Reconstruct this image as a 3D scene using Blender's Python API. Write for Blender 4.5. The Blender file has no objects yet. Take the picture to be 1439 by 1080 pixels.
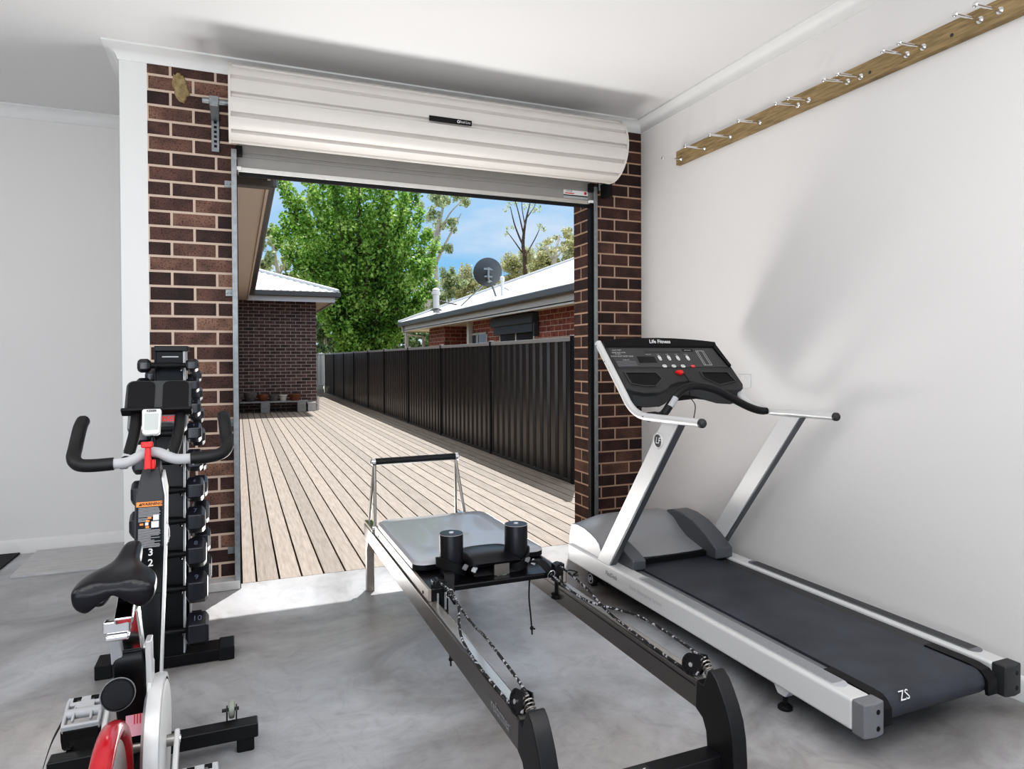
import bpy, bmesh, math, random
from mathutils import Vector, Matrix
random.seed(7)
PI = math.pi
scene = bpy.context.scene
COL = scene.collection
V = Vector

# ------------------------------------------------------------------ camera model
FPX, CX, HZ, CAMH = 945.0, 719.5, 503.5, 1.36
PITCH, ROLL, YAW = math.radians(.65), math.radians(.26), math.radians(22.24)
CY = HZ + FPX * math.tan(PITCH)
F0 = V((math.sin(YAW), math.cos(YAW), 0)); R0 = V((math.cos(YAW), -math.sin(YAW), 0)); U0 = V((0, 0, 1))
CF = F0 * math.cos(PITCH) - U0 * math.sin(PITCH)
U1 = U0 * math.cos(PITCH) + F0 * math.sin(PITCH)
CR = R0 * math.cos(ROLL) - U1 * math.sin(ROLL)
CU = U1 * math.cos(ROLL) + R0 * math.sin(ROLL)
CAM = V((0, 0, CAMH))
cam_d = bpy.data.cameras.new('camera'); cam = bpy.data.objects.new('camera', cam_d); COL.objects.link(cam)
m = Matrix((CR, CU, -CF)).transposed().to_4x4(); m.translation = CAM
cam.matrix_world = m
cam_d.sensor_width = 36; cam_d.sensor_fit = 'HORIZONTAL'
cam_d.lens = FPX / 1439 * 36
cam_d.shift_y = -(540 - CY) / 1439
cam_d.clip_start = .02; cam_d.clip_end = 400
scene.camera = cam
def at(u, v, Y):
    "the world point at depth Y (metres beyond the camera) seen along a sight line"
    d = CF + CR * ((u - CX) / FPX) - CU * ((v - CY) / FPX)
    return CAM + d * (Y / d.y)

# ------------------------------------------------------------------ materials
def nodes_of(name):
    mt = bpy.data.materials.new(name); mt.use_nodes = True
    nt = mt.node_tree; b = nt.nodes['Principled BSDF']
    return mt, nt, b
def N(nt, t, **kw):
    n = nt.nodes.new(t)
    for k, v in kw.items():
        if k in n.inputs: n.inputs[k].default_value = v
        else: setattr(n, k, v)
    return n
def L(nt, a, b): nt.links.new(a, b)
def rgb(r, g, b): 
    f = lambda c: (c/255/12.92) if c/255 <= .04045 else ((c/255+.055)/1.055)**2.4
    return (f(r), f(g), f(b), 1)
def ramp(nt, fac, stops):
    r = nt.nodes.new('ShaderNodeValToRGB'); cr = r.color_ramp
    while len(cr.elements) < len(stops): cr.elements.new(.5)
    for e, (p, c) in zip(cr.elements, stops): e.position = p; e.color = c
    L(nt, fac, r.inputs['Fac']); return r.outputs['Color']
def simple(name, col, rough=.5, metal=0., spec=.5, var=.0, scale=8, bump=0., bscale=200, coat=0.):
    mt, nt, b = nodes_of(name)
    b.inputs['Roughness'].default_value = rough; b.inputs['Metallic'].default_value = metal
    b.inputs['Specular IOR Level'].default_value = spec
    b.inputs['Coat Weight'].default_value = coat
    tc = N(nt, 'ShaderNodeTexCoord')
    nz = N(nt, 'ShaderNodeTexNoise', Scale=scale, Detail=4.0); L(nt, tc.outputs['Object'], nz.inputs['Vector'])
    lo = tuple(max(0, c*(1-var)) for c in col[:3])+(1,); hi = tuple(min(1, c*(1+var)) for c in col[:3])+(1,)
    L(nt, ramp(nt, nz.outputs['Fac'], [(.3, lo), (.7, hi)]), b.inputs['Base Color'])
    if bump:
        n2 = N(nt, 'ShaderNodeTexNoise', Scale=bscale, Detail=2.0); L(nt, tc.outputs['Object'], n2.inputs['Vector'])
        bp = N(nt, 'ShaderNodeBump', Strength=bump, Distance=.002); L(nt, n2.outputs['Fac'], bp.inputs['Height']); L(nt, bp.outputs['Normal'], b.inputs['Normal'])
    return mt
def brick_mat(name, c1, c2, c3, mortar, bw=.24, rh=.0867, ou=0., ov=0., speck=.6, msize=.0055, tanfac=.78):
    mt, nt, b = nodes_of(name)
    g = N(nt, 'ShaderNodeNewGeometry'); s = N(nt, 'ShaderNodeSeparateXYZ'); L(nt, g.outputs['Position'], s.inputs[0])
    a = N(nt, 'ShaderNodeMath', operation='ADD'); L(nt, s.outputs['X'], a.inputs[0]); L(nt, s.outputs['Y'], a.inputs[1])
    a2 = N(nt, 'ShaderNodeMath', operation='ADD'); L(nt, a.outputs[0], a2.inputs[0]); a2.inputs[1].default_value = ou
    z2 = N(nt, 'ShaderNodeMath', operation='ADD'); L(nt, s.outputs['Z'], z2.inputs[0]); z2.inputs[1].default_value = ov
    c = N(nt, 'ShaderNodeCombineXYZ'); L(nt, a2.outputs[0], c.inputs[0]); L(nt, z2.outputs[0], c.inputs[1])
    br = N(nt, 'ShaderNodeTexBrick'); L(nt, c.outputs[0], br.inputs['Vector'])
    for k, v in dict(Scale=1.0).items(): br.inputs[k].default_value = v
    br.inputs['Mortar Size'].default_value = msize; br.inputs['Mortar Smooth'].default_value = .15
    br.inputs['Brick Width'].default_value = bw; br.inputs['Row Height'].default_value = rh; br.inputs['Bias'].default_value = 0
    br.inputs['Color1'].default_value = (0, 0, 0, 1); br.inputs['Color2'].default_value = (1, 1, 1, 1); br.inputs['Mortar'].default_value = (.5, .5, .5, 1)
    base = ramp(nt, br.outputs['Color'], [(0, c1), (.45, c2), (tanfac, c2), (1, c3)])
    nz = N(nt, 'ShaderNodeTexNoise', Scale=110.0, Detail=3.0); L(nt, c.outputs[0], nz.inputs['Vector'])
    n2 = N(nt, 'ShaderNodeTexNoise', Scale=9.0, Detail=4.0); L(nt, c.outputs[0], n2.inputs['Vector'])
    sp = ramp(nt, nz.outputs['Fac'], [(.36, (.15, .13, .12, 1)), (.46, (1, 1, 1, 1))])
    mx = N(nt, 'ShaderNodeMix', data_type='RGBA', blend_type='MULTIPLY'); mx.inputs['Factor'].default_value = speck
    L(nt, base, mx.inputs['A']); L(nt, sp, mx.inputs['B'])
    bl = ramp(nt, n2.outputs['Fac'], [(.35, (.62, .6, .6, 1)), (.65, (1.25, 1.2, 1.15, 1))])
    m3 = N(nt, 'ShaderNodeMix', data_type='RGBA', blend_type='MULTIPLY'); m3.inputs['Factor'].default_value = 1
    L(nt, mx.outputs['Result'], m3.inputs['A']); L(nt, bl, m3.inputs['B'])
    m2 = N(nt, 'ShaderNodeMix', data_type='RGBA'); L(nt, br.outputs['Fac'], m2.inputs['Factor']); L(nt, m3.outputs['Result'], m2.inputs['A']); m2.inputs['B'].default_value = mortar
    L(nt, m2.outputs['Result'], b.inputs['Base Color']); b.inputs['Roughness'].default_value = .75
    inv = N(nt, 'ShaderNodeMath', operation='SUBTRACT'); inv.inputs[0].default_value = 1; L(nt, br.outputs['Fac'], inv.inputs[1])
    ad = N(nt, 'ShaderNodeMath', operation='MULTIPLY_ADD'); L(nt, nz.outputs['Fac'], ad.inputs[0]); ad.inputs[1].default_value = .25; L(nt, inv.outputs[0], ad.inputs[2])
    bp = N(nt, 'ShaderNodeBump', Strength=.7, Distance=.004); L(nt, ad.outputs[0], bp.inputs['Height']); L(nt, bp.outputs['Normal'], b.inputs['Normal'])
    return mt
def concrete_mat():
    mt, nt, b = nodes_of('polished_concrete')
    g = N(nt, 'ShaderNodeNewGeometry')
    n1 = N(nt, 'ShaderNodeTexNoise', Scale=1.1, Detail=7.0, Roughness=.6, Distortion=.8); L(nt, g.outputs['Position'], n1.inputs['Vector'])
    n2 = N(nt, 'ShaderNodeTexNoise', Scale=7.0, Detail=9.0, Roughness=.7, Distortion=1.2); L(nt, g.outputs['Position'], n2.inputs['Vector'])
    n3 = N(nt, 'ShaderNodeTexNoise', Scale=.8, Detail=3.0); 
    mp = N(nt, 'ShaderNodeMapping'); mp.inputs['Location'].default_value = (3.3, 8.1, 0); L(nt, g.outputs['Position'], mp.inputs['Vector']); L(nt, mp.outputs[0], n3.inputs['Vector'])
    c = ramp(nt, n1.outputs['Fac'], [(.3, rgb(104, 102, 101)), (.45, rgb(146, 146, 148)), (.6, rgb(174, 175, 179)), (.75, rgb(196, 197, 201))])
    d = ramp(nt, n2.outputs['Fac'], [(.34, (.66, .65, .64, 1)), (.5, (1, 1, 1, 1)), (.68, (1.12, 1.12, 1.13, 1))])
    mx = N(nt, 'ShaderNodeMix', data_type='RGBA', blend_type='MULTIPLY'); mx.inputs['Factor'].default_value = .5
    L(nt, c, mx.inputs['A']); L(nt, d, mx.inputs['B'])
    br = ramp(nt, n3.outputs['Fac'], [(.42, (1, 1, 1, 1)), (.64, (.82, .74, .66, 1))])
    m2 = N(nt, 'ShaderNodeMix', data_type='RGBA', blend_type='MULTIPLY'); m2.inputs['Factor'].default_value = .8
    L(nt, mx.outputs['Result'], m2.inputs['A']); L(nt, br, m2.inputs['B'])
    # thin trowel scratches
    mp2 = N(nt, 'ShaderNodeMapping'); mp2.inputs['Rotation'].default_value = (0, 0, .5); mp2.inputs['Scale'].default_value = (2.2, .35, 1); L(nt, g.outputs['Position'], mp2.inputs['Vector'])
    vo = N(nt, 'ShaderNodeTexVoronoi', feature='DISTANCE_TO_EDGE', Scale=1.6); L(nt, mp2.outputs[0], vo.inputs['Vector'])
    sc = ramp(nt, vo.outputs['Distance'], [(.0, (.86, .86, .86, 1)), (.006, (1, 1, 1, 1))])
    m3 = N(nt, 'ShaderNodeMix', data_type='RGBA', blend_type='MULTIPLY'); m3.inputs['Factor'].default_value = .5
    L(nt, m2.outputs['Result'], m3.inputs['A']); L(nt, sc, m3.inputs['B'])
    L(nt, m3.outputs['Result'], b.inputs['Base Color'])
    r = N(nt, 'ShaderNodeMapRange'); r.inputs['To Min'].default_value = .22; r.inputs['To Max'].default_value = .46; L(nt, n2.outputs['Fac'], r.inputs['Value']); L(nt, r.outputs[0], b.inputs['Roughness'])
    bp = N(nt, 'ShaderNodeBump', Strength=.12, Distance=.002); L(nt, n2.outputs['Fac'], bp.inputs['Height']); L(nt, bp.outputs['Normal'], b.inputs['Normal'])
    return mt
def wood_mat(name, c1, c2, axis_scale, rough=.6, pitch=None, x0=0.):
    mt, nt, b = nodes_of(name)
    g = N(nt, 'ShaderNodeNewGeometry')
    mp = N(nt, 'ShaderNodeMapping'); mp.inputs['Scale'].default_value = axis_scale; L(nt, g.outputs['Position'], mp.inputs['Vector'])
    nz = N(nt, 'ShaderNodeTexNoise', Scale=6.0, Detail=6.0, Roughness=.65); L(nt, mp.outputs[0], nz.inputs['Vector'])
    col = ramp(nt, nz.outputs['Fac'], [(.3, c1), (.7, c2)])
    if pitch:
        s = N(nt, 'ShaderNodeSeparateXYZ'); L(nt, g.outputs['Position'], s.inputs[0])
        a = N(nt, 'ShaderNodeMath', operation='MULTIPLY_ADD'); L(nt, s.outputs['X'], a.inputs[0]); a.inputs[1].default_value = 1/pitch; a.inputs[2].default_value = -x0/pitch
        f = N(nt, 'ShaderNodeMath', operation='FLOOR'); L(nt, a.outputs[0], f.inputs[0])
        w = N(nt, 'ShaderNodeTexWhiteNoise', noise_dimensions='1D'); L(nt, f.outputs[0], w.inputs['W'])
        tint = ramp(nt, w.outputs['Value'], [(0, (.8, .79, .78, 1)), (1, (1.1, 1.08, 1.06, 1))])
        mx = N(nt, 'ShaderNodeMix', data_type='RGBA', blend_type='MULTIPLY'); mx.inputs['Factor'].default_value = 1
        L(nt, col, mx.inputs['A']); L(nt, tint, mx.inputs['B']); col = mx.outputs['Result']
    L(nt, col, b.inputs['Base Color']); b.inputs['Roughness'].default_value = rough
    bp = N(nt, 'ShaderNodeBump', Strength=.2, Distance=.002); L(nt, nz.outputs['Fac'], bp.inputs['Height']); L(nt, bp.outputs['Normal'], b.inputs['Normal'])
    return mt
def leaf_mat(name, c1, c2, c3, scale=1.5):
    mt, nt, b = nodes_of(name)
    g = N(nt, 'ShaderNodeNewGeometry')
    nz = N(nt, 'ShaderNodeTexNoise', Scale=scale, Detail=4.0); L(nt, g.outputs['Position'], nz.inputs['Vector'])
    w = N(nt, 'ShaderNodeTexNoise', Scale=scale*9, Detail=1.0); L(nt, g.outputs['Position'], w.inputs['Vector'])
    a = N(nt, 'ShaderNodeMath', operation='ADD'); L(nt, nz.outputs['Fac'], a.inputs[0]); L(nt, w.outputs['Fac'], a.inputs[1])
    h = N(nt, 'ShaderNodeMath', operation='MULTIPLY'); L(nt, a.outputs[0], h.inputs[0]); h.inputs[1].default_value = .5
    col = ramp(nt, h.outputs[0], [(.36, c1), (.5, c2), (.66, c3)])
    L(nt, col, b.inputs['Base Color']); b.inputs['Roughness'].default_value = .5
    tr = N(nt, 'ShaderNodeBsdfTranslucent'); L(nt, col, tr.inputs['Color'])
    ms = N(nt, 'ShaderNodeMixShader'); ms.inputs[0].default_value = .45
    L(nt, b.outputs[0], ms.inputs[1]); L(nt, tr.outputs[0], ms.inputs[2]); L(nt, ms.outputs[0], nt.nodes['Material Output'].inputs['Surface'])
    return mt
def rope_mat():
    mt, nt, b = nodes_of('braided_rope')
    g = N(nt, 'ShaderNodeNewGeometry')
    nz = N(nt, 'ShaderNodeTexVoronoi', Scale=120.0); L(nt, g.outputs['Position'], nz.inputs['Vector'])
    s = N(nt, 'ShaderNodeSeparateColor'); L(nt, nz.outputs['Color'], s.inputs[0])
    L(nt, ramp(nt, s.outputs[0], [(.74, (.008, .008, .009, 1)), (.80, (.34, .34, .36, 1))]), b.inputs['Base Color']); b.inputs['Roughness'].default_value = .7
    return mt
M = {}
M['wall'] = simple('painted_plaster', (.73, .715, .705, 1), .6, var=.015, scale=1.2, bump=.05, bscale=60)
M['ceil'] = simple('ceiling_paint', (.80, .795, .79, 1), .7, var=.01, scale=1)
M['trim'] = simple('gloss_white_trim', (.80, .80, .79, 1), .4, var=.01)
M['concrete'] = concrete_mat()
M['kerb'] = simple('concrete_ledge', (.55, .54, .53, 1), .6, var=.12, scale=14)
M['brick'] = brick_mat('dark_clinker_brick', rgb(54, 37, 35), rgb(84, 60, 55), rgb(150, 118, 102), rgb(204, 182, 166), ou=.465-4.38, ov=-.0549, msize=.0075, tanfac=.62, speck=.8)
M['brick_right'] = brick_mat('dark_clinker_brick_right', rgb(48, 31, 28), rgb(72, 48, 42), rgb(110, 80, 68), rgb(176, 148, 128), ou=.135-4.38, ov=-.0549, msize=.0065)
M['brick_far'] = brick_mat('far_dark_brick', rgb(78, 62, 60), rgb(96, 76, 73), rgb(114, 91, 87), rgb(176, 164, 156), bw=.26, rh=.088, ou=.0, ov=0, speck=.25, msize=.008)
M['brick_red'] = brick_mat('red_brick', rgb(134, 74, 62), rgb(158, 92, 78), rgb(176, 112, 96), rgb(205, 186, 172), bw=.36, rh=.12, speck=.25, msize=.008)
M['deck'] = wood_mat('weathered_decking', rgb(112, 102, 92), rgb(152, 141, 131), (9, .6, 1), .65, pitch=.1335, x0=-.035)
M['deck_shade'] = simple('deck_shadow', (.02, .018, .016, 1), .9)  # near-black colour stands for the shade below the deck boards
M['plank'] = wood_mat('rough_timber', rgb(108, 92, 66), rgb(166, 142, 104), (1, 1.2, 14), .75)
M['fence'] = simple('charcoal_steel_sheet', rgb(50, 48, 47), .28, var=.05)
M['fence_cap'] = simple('sunlit_fence_capping', rgb(150, 149, 147), .35)  # sun reflection on the top rail put into this pale colour
M['galv'] = simple('galvanised_steel', rgb(140, 144, 146), .40, .7, var=.14, scale=40)
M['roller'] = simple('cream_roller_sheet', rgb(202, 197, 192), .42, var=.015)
M['roller_grey'] = simple('shaded_curtain_sheet', rgb(146, 144, 141), .5, var=.03)  # door sheet greyed in colour for the shade on its inner side
M['alu'] = simple('brushed_aluminium', rgb(196, 194, 190), .32, .8, var=.05, scale=20)
M['black'] = simple('black_plastic', (.007, .007, .008, 1), .45, spec=.25)
M['rubber'] = simple('black_rubber', (.010, .010, .011, 1), .6, spec=.3, bump=.05)
M['foam'] = simple('black_foam_grip', (.009, .009, .010, 1), .5, spec=.4)
M['gloss_black'] = simple('gloss_black_paint', (.006, .006, .007, 1), .28, spec=.3)
M['vinyl'] = simple('black_vinyl', (.007, .007, .010, 1), .32, spec=.4, bump=.04, bscale=60)
M['pad'] = simple('sky_sheen_vinyl_top', (.38, .39, .42, 1), .34, spec=.8, coat=.4)  # black vinyl lightened in colour to carry the reflected sky
M['dgrey'] = simple('dark_grey_plastic', rgb(56, 56, 57), .5, spec=.4)
M['mgrey'] = simple('mid_grey_plastic', rgb(112, 113, 116), .45)
M['lgrey'] = simple('light_grey_plastic', rgb(176, 177, 180), .45)
M['silver'] = simple('silver_paint', rgb(214, 214, 214), .32, .15)
M['hood'] = simple('pewter_plastic', rgb(148, 149, 152), .38, .25)
M['hood_side'] = simple('pale_pewter_plastic', rgb(198, 198, 199), .4, .1)
M['shroud'] = simple('graphite_plastic', rgb(92, 94, 98), .35, .2)
M['belt'] = simple('running_belt_rubber', rgb(52, 55, 63), .42, var=.3, scale=6, bump=.15, bscale=300)
M['chrome'] = simple('chrome', (.78, .78, .79, 1), .12, 1.0)
M['steel'] = simple('satin_steel', rgb(150, 146, 141), .35, .85, var=.05)
M['ref_rail'] = simple('bronze_grey_rail', rgb(104, 101, 99), .34, .7, var=.06, scale=3)
M['ref_end'] = simple('satin_black_paint', rgb(24, 24, 26), .4, spec=.4)
M['ref_side'] = simple('taupe_anodised', rgb(150, 141, 134), .42, .3)
M['red'] = simple('red_enamel', (.42, .012, .022, 1), .22, coat=.5)
M['redp'] = simple('red_plastic', (.75, .02, .02, 1), .4)
M['orange'] = simple('orange_label', (.85, .26, .05, 1), .5)
M['white'] = simple('white_plastic', (.78, .78, .77, 1), .4)
M['ink'] = simple('white_ink', (.72, .72, .72, 1), .6)
M['greyink'] = simple('grey_ink', (.30, .30, .31, 1), .6)
M['blackink'] = simple('black_ink', (.02, .02, .02, 1), .6)
M['redink'] = simple('red_ink', (.62, .03, .04, 1), .5)
M['pink'] = simple('pink_sticker', (.72, .36, .42, 1), .5)
M['lcd'] = simple('lcd_glass', rgb(170, 178, 174), .18)
M['smoke'] = simple('smoked_lens', (.010, .010, .012, 1), .2, spec=.25)
M['overlay'] = simple('charcoal_overlay', rgb(70, 70, 71), .5, spec=.4)
M['hex'] = simple('hex_rubber', rgb(24, 26, 34), .30, spec=.8, bump=.05)
M['hexface'] = simple('hex_moulding', rgb(104, 108, 122), .4)
M['wheel'] = simple('grey_polyurethane', rgb(150, 156, 146), .4)
M['rope'] = rope_mat()
M['nest'] = simple('dried_mud', rgb(150, 132, 98), .9, var=.35, scale=40, bump=.6, bscale=80)
M['board'] = wood_mat('pale_board', rgb(176, 175, 176), rgb(198, 197, 197), (1, 6, 1), .5)
M['mat'] = simple('dark_mat', rgb(34, 34, 36), .8, var=.2, scale=30)
M['soffit'] = simple('beige_soffit', rgb(222, 210, 196), .6)
M['gutter'] = simple('slate_gutter', rgb(84, 82, 80), .4)
M['fascia'] = simple('pale_fascia', rgb(206, 204, 202), .5)
M['roof'] = simple('pale_metal_roof', rgb(196, 198, 200), .5)
M['cream'] = simple('cream_paint', rgb(205, 198, 188), .5)
M['glass'] = simple('dark_window_glass', rgb(52, 56, 60), .1)
M['shutter'] = simple('charcoal_shutter', rgb(70, 71, 73), .45)
M['dish'] = simple('grey_dish', rgb(76, 80, 84), .45)
M['terracotta'] = simple('terracotta', rgb(128, 80, 58), .8, var=.2, scale=20)
M['stone'] = simple('grey_stoneware', rgb(112, 104, 98), .8, var=.3, scale=14)
M['bench'] = wood_mat('grey_timber', rgb(128, 128, 126), rgb(164, 163, 160), (.6, 6, 6), .7)
M['ground'] = simple('dry_ground', rgb(140, 132, 110), .9, var=.2, scale=1.5)
M['bark'] = simple('brown_bark', rgb(84, 70, 60), .85, var=.3, scale=9)
M['palebark'] = simple('pale_gum_bark', rgb(186, 178, 168), .7, var=.2, scale=3)
M['leaf'] = leaf_mat('fresh_green_leaf', rgb(58, 92, 36), rgb(124, 164, 72), rgb(208, 226, 146), 1.2)
M['gum'] = leaf_mat('grey_green_gum_leaf', rgb(122, 138, 100), rgb(166, 178, 136), rgb(206, 212, 178), .8)
M['gum2'] = leaf_mat('olive_gum_leaf', rgb(128, 132, 92), rgb(172, 172, 130), rgb(208, 206, 166), .8)
M['shrubm'] = leaf_mat('silver_green_leaf', rgb(92, 116, 84), rgb(136, 156, 122), rgb(182, 196, 166), 1.0)
M['slab'] = simple('outlet_plastic', (.8, .8, .79, 1), .35)

# ------------------------------------------------------------------ mesh builder
class B:
    def __init__(s): s.bm = bmesh.new()
    def face(s, pts):
        vs = [s.bm.verts.new(p) for p in pts]
        try: return s.bm.faces.new(vs)
        except ValueError: return None
    def box(s, x0, x1, y0, y1, z0, z1): return s.obox(V(((x0+x1)/2, (y0+y1)/2, (z0+z1)/2)), (abs(x1-x0), abs(y1-y0), abs(z1-z0)))
    def obox(s, c, d, ax=None, taper=1.):
        ax = ax or (V((1, 0, 0)), V((0, 1, 0)), V((0, 0, 1))); c = V(c)
        vs = []
        for k in (-.5, .5):
            t = 1 if k < 0 else taper
            for i, j in ((-.5, -.5), (.5, -.5), (.5, .5), (-.5, .5)):
                vs.append(s.bm.verts.new(c + ax[0]*(i*d[0]*t) + ax[1]*(j*d[1]*t) + ax[2]*(k*d[2])))
        for f in ((3, 2, 1, 0), (4, 5, 6, 7), (0, 1, 5, 4), (1, 2, 6, 5), (2, 3, 7, 6), (3, 0, 4, 7)): s.bm.faces.new([vs[i] for i in f])
        return s
    def loft(s, rings, cap=True, closed=True):
        R = [[s.bm.verts.new(p) for p in r] for r in rings]
        n = len(R[0])
        for a, b in zip(R, R[1:]):
            for i in range(n if closed else n-1):
                j = (i+1) % n
                try: s.bm.faces.new((a[i], a[j], b[j], b[i]))
                except ValueError: pass
        if cap and closed:
            s.bm.faces.new(list(reversed(R[0]))); s.bm.faces.new(R[-1])
        return s
    def tube(s, pts, r, seg=12, cap=True, smooth=0):
        pts = [V(p) for p in pts]
        if smooth: pts = catmull(pts, smooth)
        rs = r if isinstance(r, (list, tuple)) else [r]*len(pts)
        if len(rs) != len(pts): rs = [rs[0] + (rs[-1]-rs[0])*i/(len(pts)-1) for i in range(len(pts))]
        t = (pts[1]-pts[0]).normalized(); up = V((0, 0, 1)) if abs(t.z) < .9 else V((1, 0, 0))
        a = t.cross(up).normalized(); rings = []
        for i, p in enumerate(pts):
            t = (pts[min(i+1, len(pts)-1)] - pts[max(i-1, 0)]).normalized()
            a = (a - t*a.dot(t)).normalized(); b = t.cross(a)
            rings.append([p + (a*math.cos(2*PI*k/seg) + b*math.sin(2*PI*k/seg))*rs[i] for k in range(seg)])
        return s.loft(rings, cap)
    def cyl(s, p0, p1, r, r1=None, seg=24): return s.tube([p0, p1], [r, r if r1 is None else r1], seg)
    def lathe(s, prof, o, axis=(0, 0, 1), seg=28, cap=True):
        ax = V(axis).normalized(); up = V((0, 0, 1)) if abs(ax.z) < .9 else V((1, 0, 0))
        a = ax.cross(up).normalized(); b = ax.cross(a); o = V(o)
        return s.loft([[o + ax*h + (a*math.cos(2*PI*k/seg)+b*math.sin(2*PI*k/seg))*max(r, 1e-4) for k in range(seg)] for r, h in prof], cap)
    def prism(s, poly, ext):
        poly = [V(p) for p in poly]; ext = V(ext)
        return s.loft([poly, [p+ext for p in poly]])
    def ball(s, c, r, seg=16, rings=10):
        r = r if isinstance(r, (tuple, list)) else (r, r, r); c = V(c)
        return s.loft([[c + V((r[0]*math.sin(PI*j/rings)*math.cos(2*PI*k/seg), r[1]*math.sin(PI*j/rings)*math.sin(2*PI*k/seg), -r[2]*math.cos(PI*j/rings))) for k in range(seg)] for j in range(1, rings)])
    def ring(s, c, axis, R, r, seg=32, sub=8):
        ax = V(axis).normalized(); up = V((0, 0, 1)) if abs(ax.z) < .9 else V((1, 0, 0)); a = ax.cross(up).normalized(); b = ax.cross(a); c = V(c)
        pts = []
        Rg = []
        for k in range(seg+1):
            t = 2*PI*k/seg; d = a*math.cos(t)+b*math.sin(t)
            Rg.append([c + d*(R + r*math.cos(2*PI*q/sub)) + ax*(r*math.sin(2*PI*q/sub)) for q in range(sub)])
        return s.loft(Rg, False)
    def build(s, name, mat, parent=None, bevel=0., seg=2, sharp=35, smooth=True, root=None):
        bm = s.bm
        bmesh.ops.recalc_face_normals(bm, faces=bm.faces)
        org = top_loc(parent)
        if org.length: bmesh.ops.translate(bm, vec=-org, verts=bm.verts)
        me = bpy.data.meshes.new(name); bm.to_mesh(me); bm.free()
        o = bpy.data.objects.new(name, me); COL.objects.link(o)
        if mat: me.materials.append(M[mat] if isinstance(mat, str) else mat)
        if parent: o.parent = parent
        if smooth:
            for p in me.polygons: p.use_smooth = True
            me.set_sharp_from_angle(angle=math.radians(sharp))
        if bevel:
            md = o.modifiers.new('bevel', 'BEVEL'); md.width = bevel; md.segments = seg; md.limit_method = 'ANGLE'; md.angle_limit = math.radians(40); md.harden_normals = True
        return o
def top_loc(p):
    v = V((0, 0, 0))
    while p is not None: v = v + p.location; p = p.parent
    return v
def catmull(pts, n):
    out = []
    for i in range(len(pts)-1):
        p0, p1, p2, p3 = pts[max(i-1, 0)], pts[i], pts[i+1], pts[min(i+2, len(pts)-1)]
        for k in range(n):
            t = k/n
            out.append(.5*((2*p1)+(p2-p0)*t+(2*p0-5*p1+4*p2-p3)*t*t+(3*p1-p0-3*p2+p3)*t**3))
    return out+[pts[-1]]
def tag(o, label, cat, group=None, kind=None):
    if label: o['label'] = label
    if cat: o['category'] = cat
    if group: o['group'] = group
    if kind: o['kind'] = kind
    return o
def thing(name, label, cat, loc=(0, 0, 0), group=None):
    o = bpy.data.objects.new(name, None); COL.objects.link(o); o.location = loc; o.empty_display_size = .05
    return tag(o, label, cat, group)
def struct(b, name, mat, **kw):
    o = b.build(name, mat, None, **kw); o['kind'] = 'structure'; return o
def text(body, size, o, right, up, mat, parent, name='lettering', align='CENTER', lift=.0008, shear=0., squeeze=1., bold=0.):
    cu = bpy.data.curves.new(name, 'FONT'); cu.body = body; cu.size = size; cu.align_x = align; cu.align_y = 'CENTER'; cu.shear = shear; cu.offset = bold; cu.resolution_u = 2
    tmp = bpy.data.objects.new(name, cu); COL.objects.link(tmp)
    bpy.context.view_layer.update()
    dg = bpy.context.evaluated_depsgraph_get()
    me = bpy.data.meshes.new_from_object(tmp.evaluated_get(dg))
    bpy.data.objects.remove(tmp); bpy.data.curves.remove(cu)
    r = V(right).normalized(); u = V(up).normalized(); n = r.cross(u)
    org = V(o) + n*lift - top_loc(parent)
    for v in me.vertices: v.co = org + r*(v.co.x*squeeze) + u*v.co.y
    me.materials.clear(); me.materials.append(M[mat]); me.name = name
    ob = bpy.data.objects.new(name, me); COL.objects.link(ob); ob.parent = parent
    return ob
def copy_tree(o, parent=None):
    c = o.copy(); COL.objects.link(c); c.parent = parent
    for ch in list(o.children): copy_tree(ch, c)
    return c

# ------------------------------------------------------------------ setting
D, XW, YL, ZC = 4.38, 2.86, 5.70, 3.14      # door wall, right wall, left recess wall, ceiling
NX0, NX1 = -.604, -.465                     # plaster nib
DL, DR = .012, 2.44                         # door opening
b = B(); b.box(-5.2, XW+.15, -3.6, D+.012, -.2, 0); b.box(-5.2, NX0, D+.012, YL+.12, -.2, 0); struct(b, 'floor', 'concrete', smooth=False)
b = B(); b.box(-5.2, XW+.15, -3.6, D+.3, ZC, ZC+.12); b.box(-5.2, NX1, D+.3, YL+.15, ZC, ZC+.12); struct(b, 'ceiling', 'ceil', smooth=False)
b = B(); b.box(XW, XW+.15, -3.6, D+.3, 0, ZC); struct(b, 'wall_right', 'wall', smooth=False)
b = B(); b.box(-5.2, NX0, YL, YL+.12, 0, ZC); struct(b, 'wall_left', 'wall', smooth=False)
b = B(); b.box(-5.35, -5.2, -3.6, YL+.12, 0, ZC); struct(b, 'wall_side', 'wall', smooth=False)
b = B(); b.box(NX0, NX1, D, YL, 0, ZC); struct(b, 'wall_nib', 'trim', smooth=False)
b = B(); b.box(NX1, DL, D, D+.30, .055, ZC); b.box(DL, 1.2, D, D+.30, 2.62, ZC); struct(b, 'wall_front', 'brick', smooth=False)
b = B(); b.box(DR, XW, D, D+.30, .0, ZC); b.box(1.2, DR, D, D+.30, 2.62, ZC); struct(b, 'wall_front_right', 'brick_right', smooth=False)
b = B(); b.box(NX1, DL-.005, D-.095, D+.3, 0, .055); struct(b, 'trim_1', 'kerb', smooth=False, bevel=.006)
b = B(); b.box(-.45, XW+.4, D+.30, 5.16, 2.80, 2.95); struct(b, 'trim_2', 'soffit', smooth=False)   # eave over the outside of the doorway
# cornices: cove profile (drop, projection)
CV = [(0, 0), (.078, 0), (.078, .006), (.052, .016), (.030, .034), (.016, .058), (.010, .078), (0, .078)]
b = B()
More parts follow.
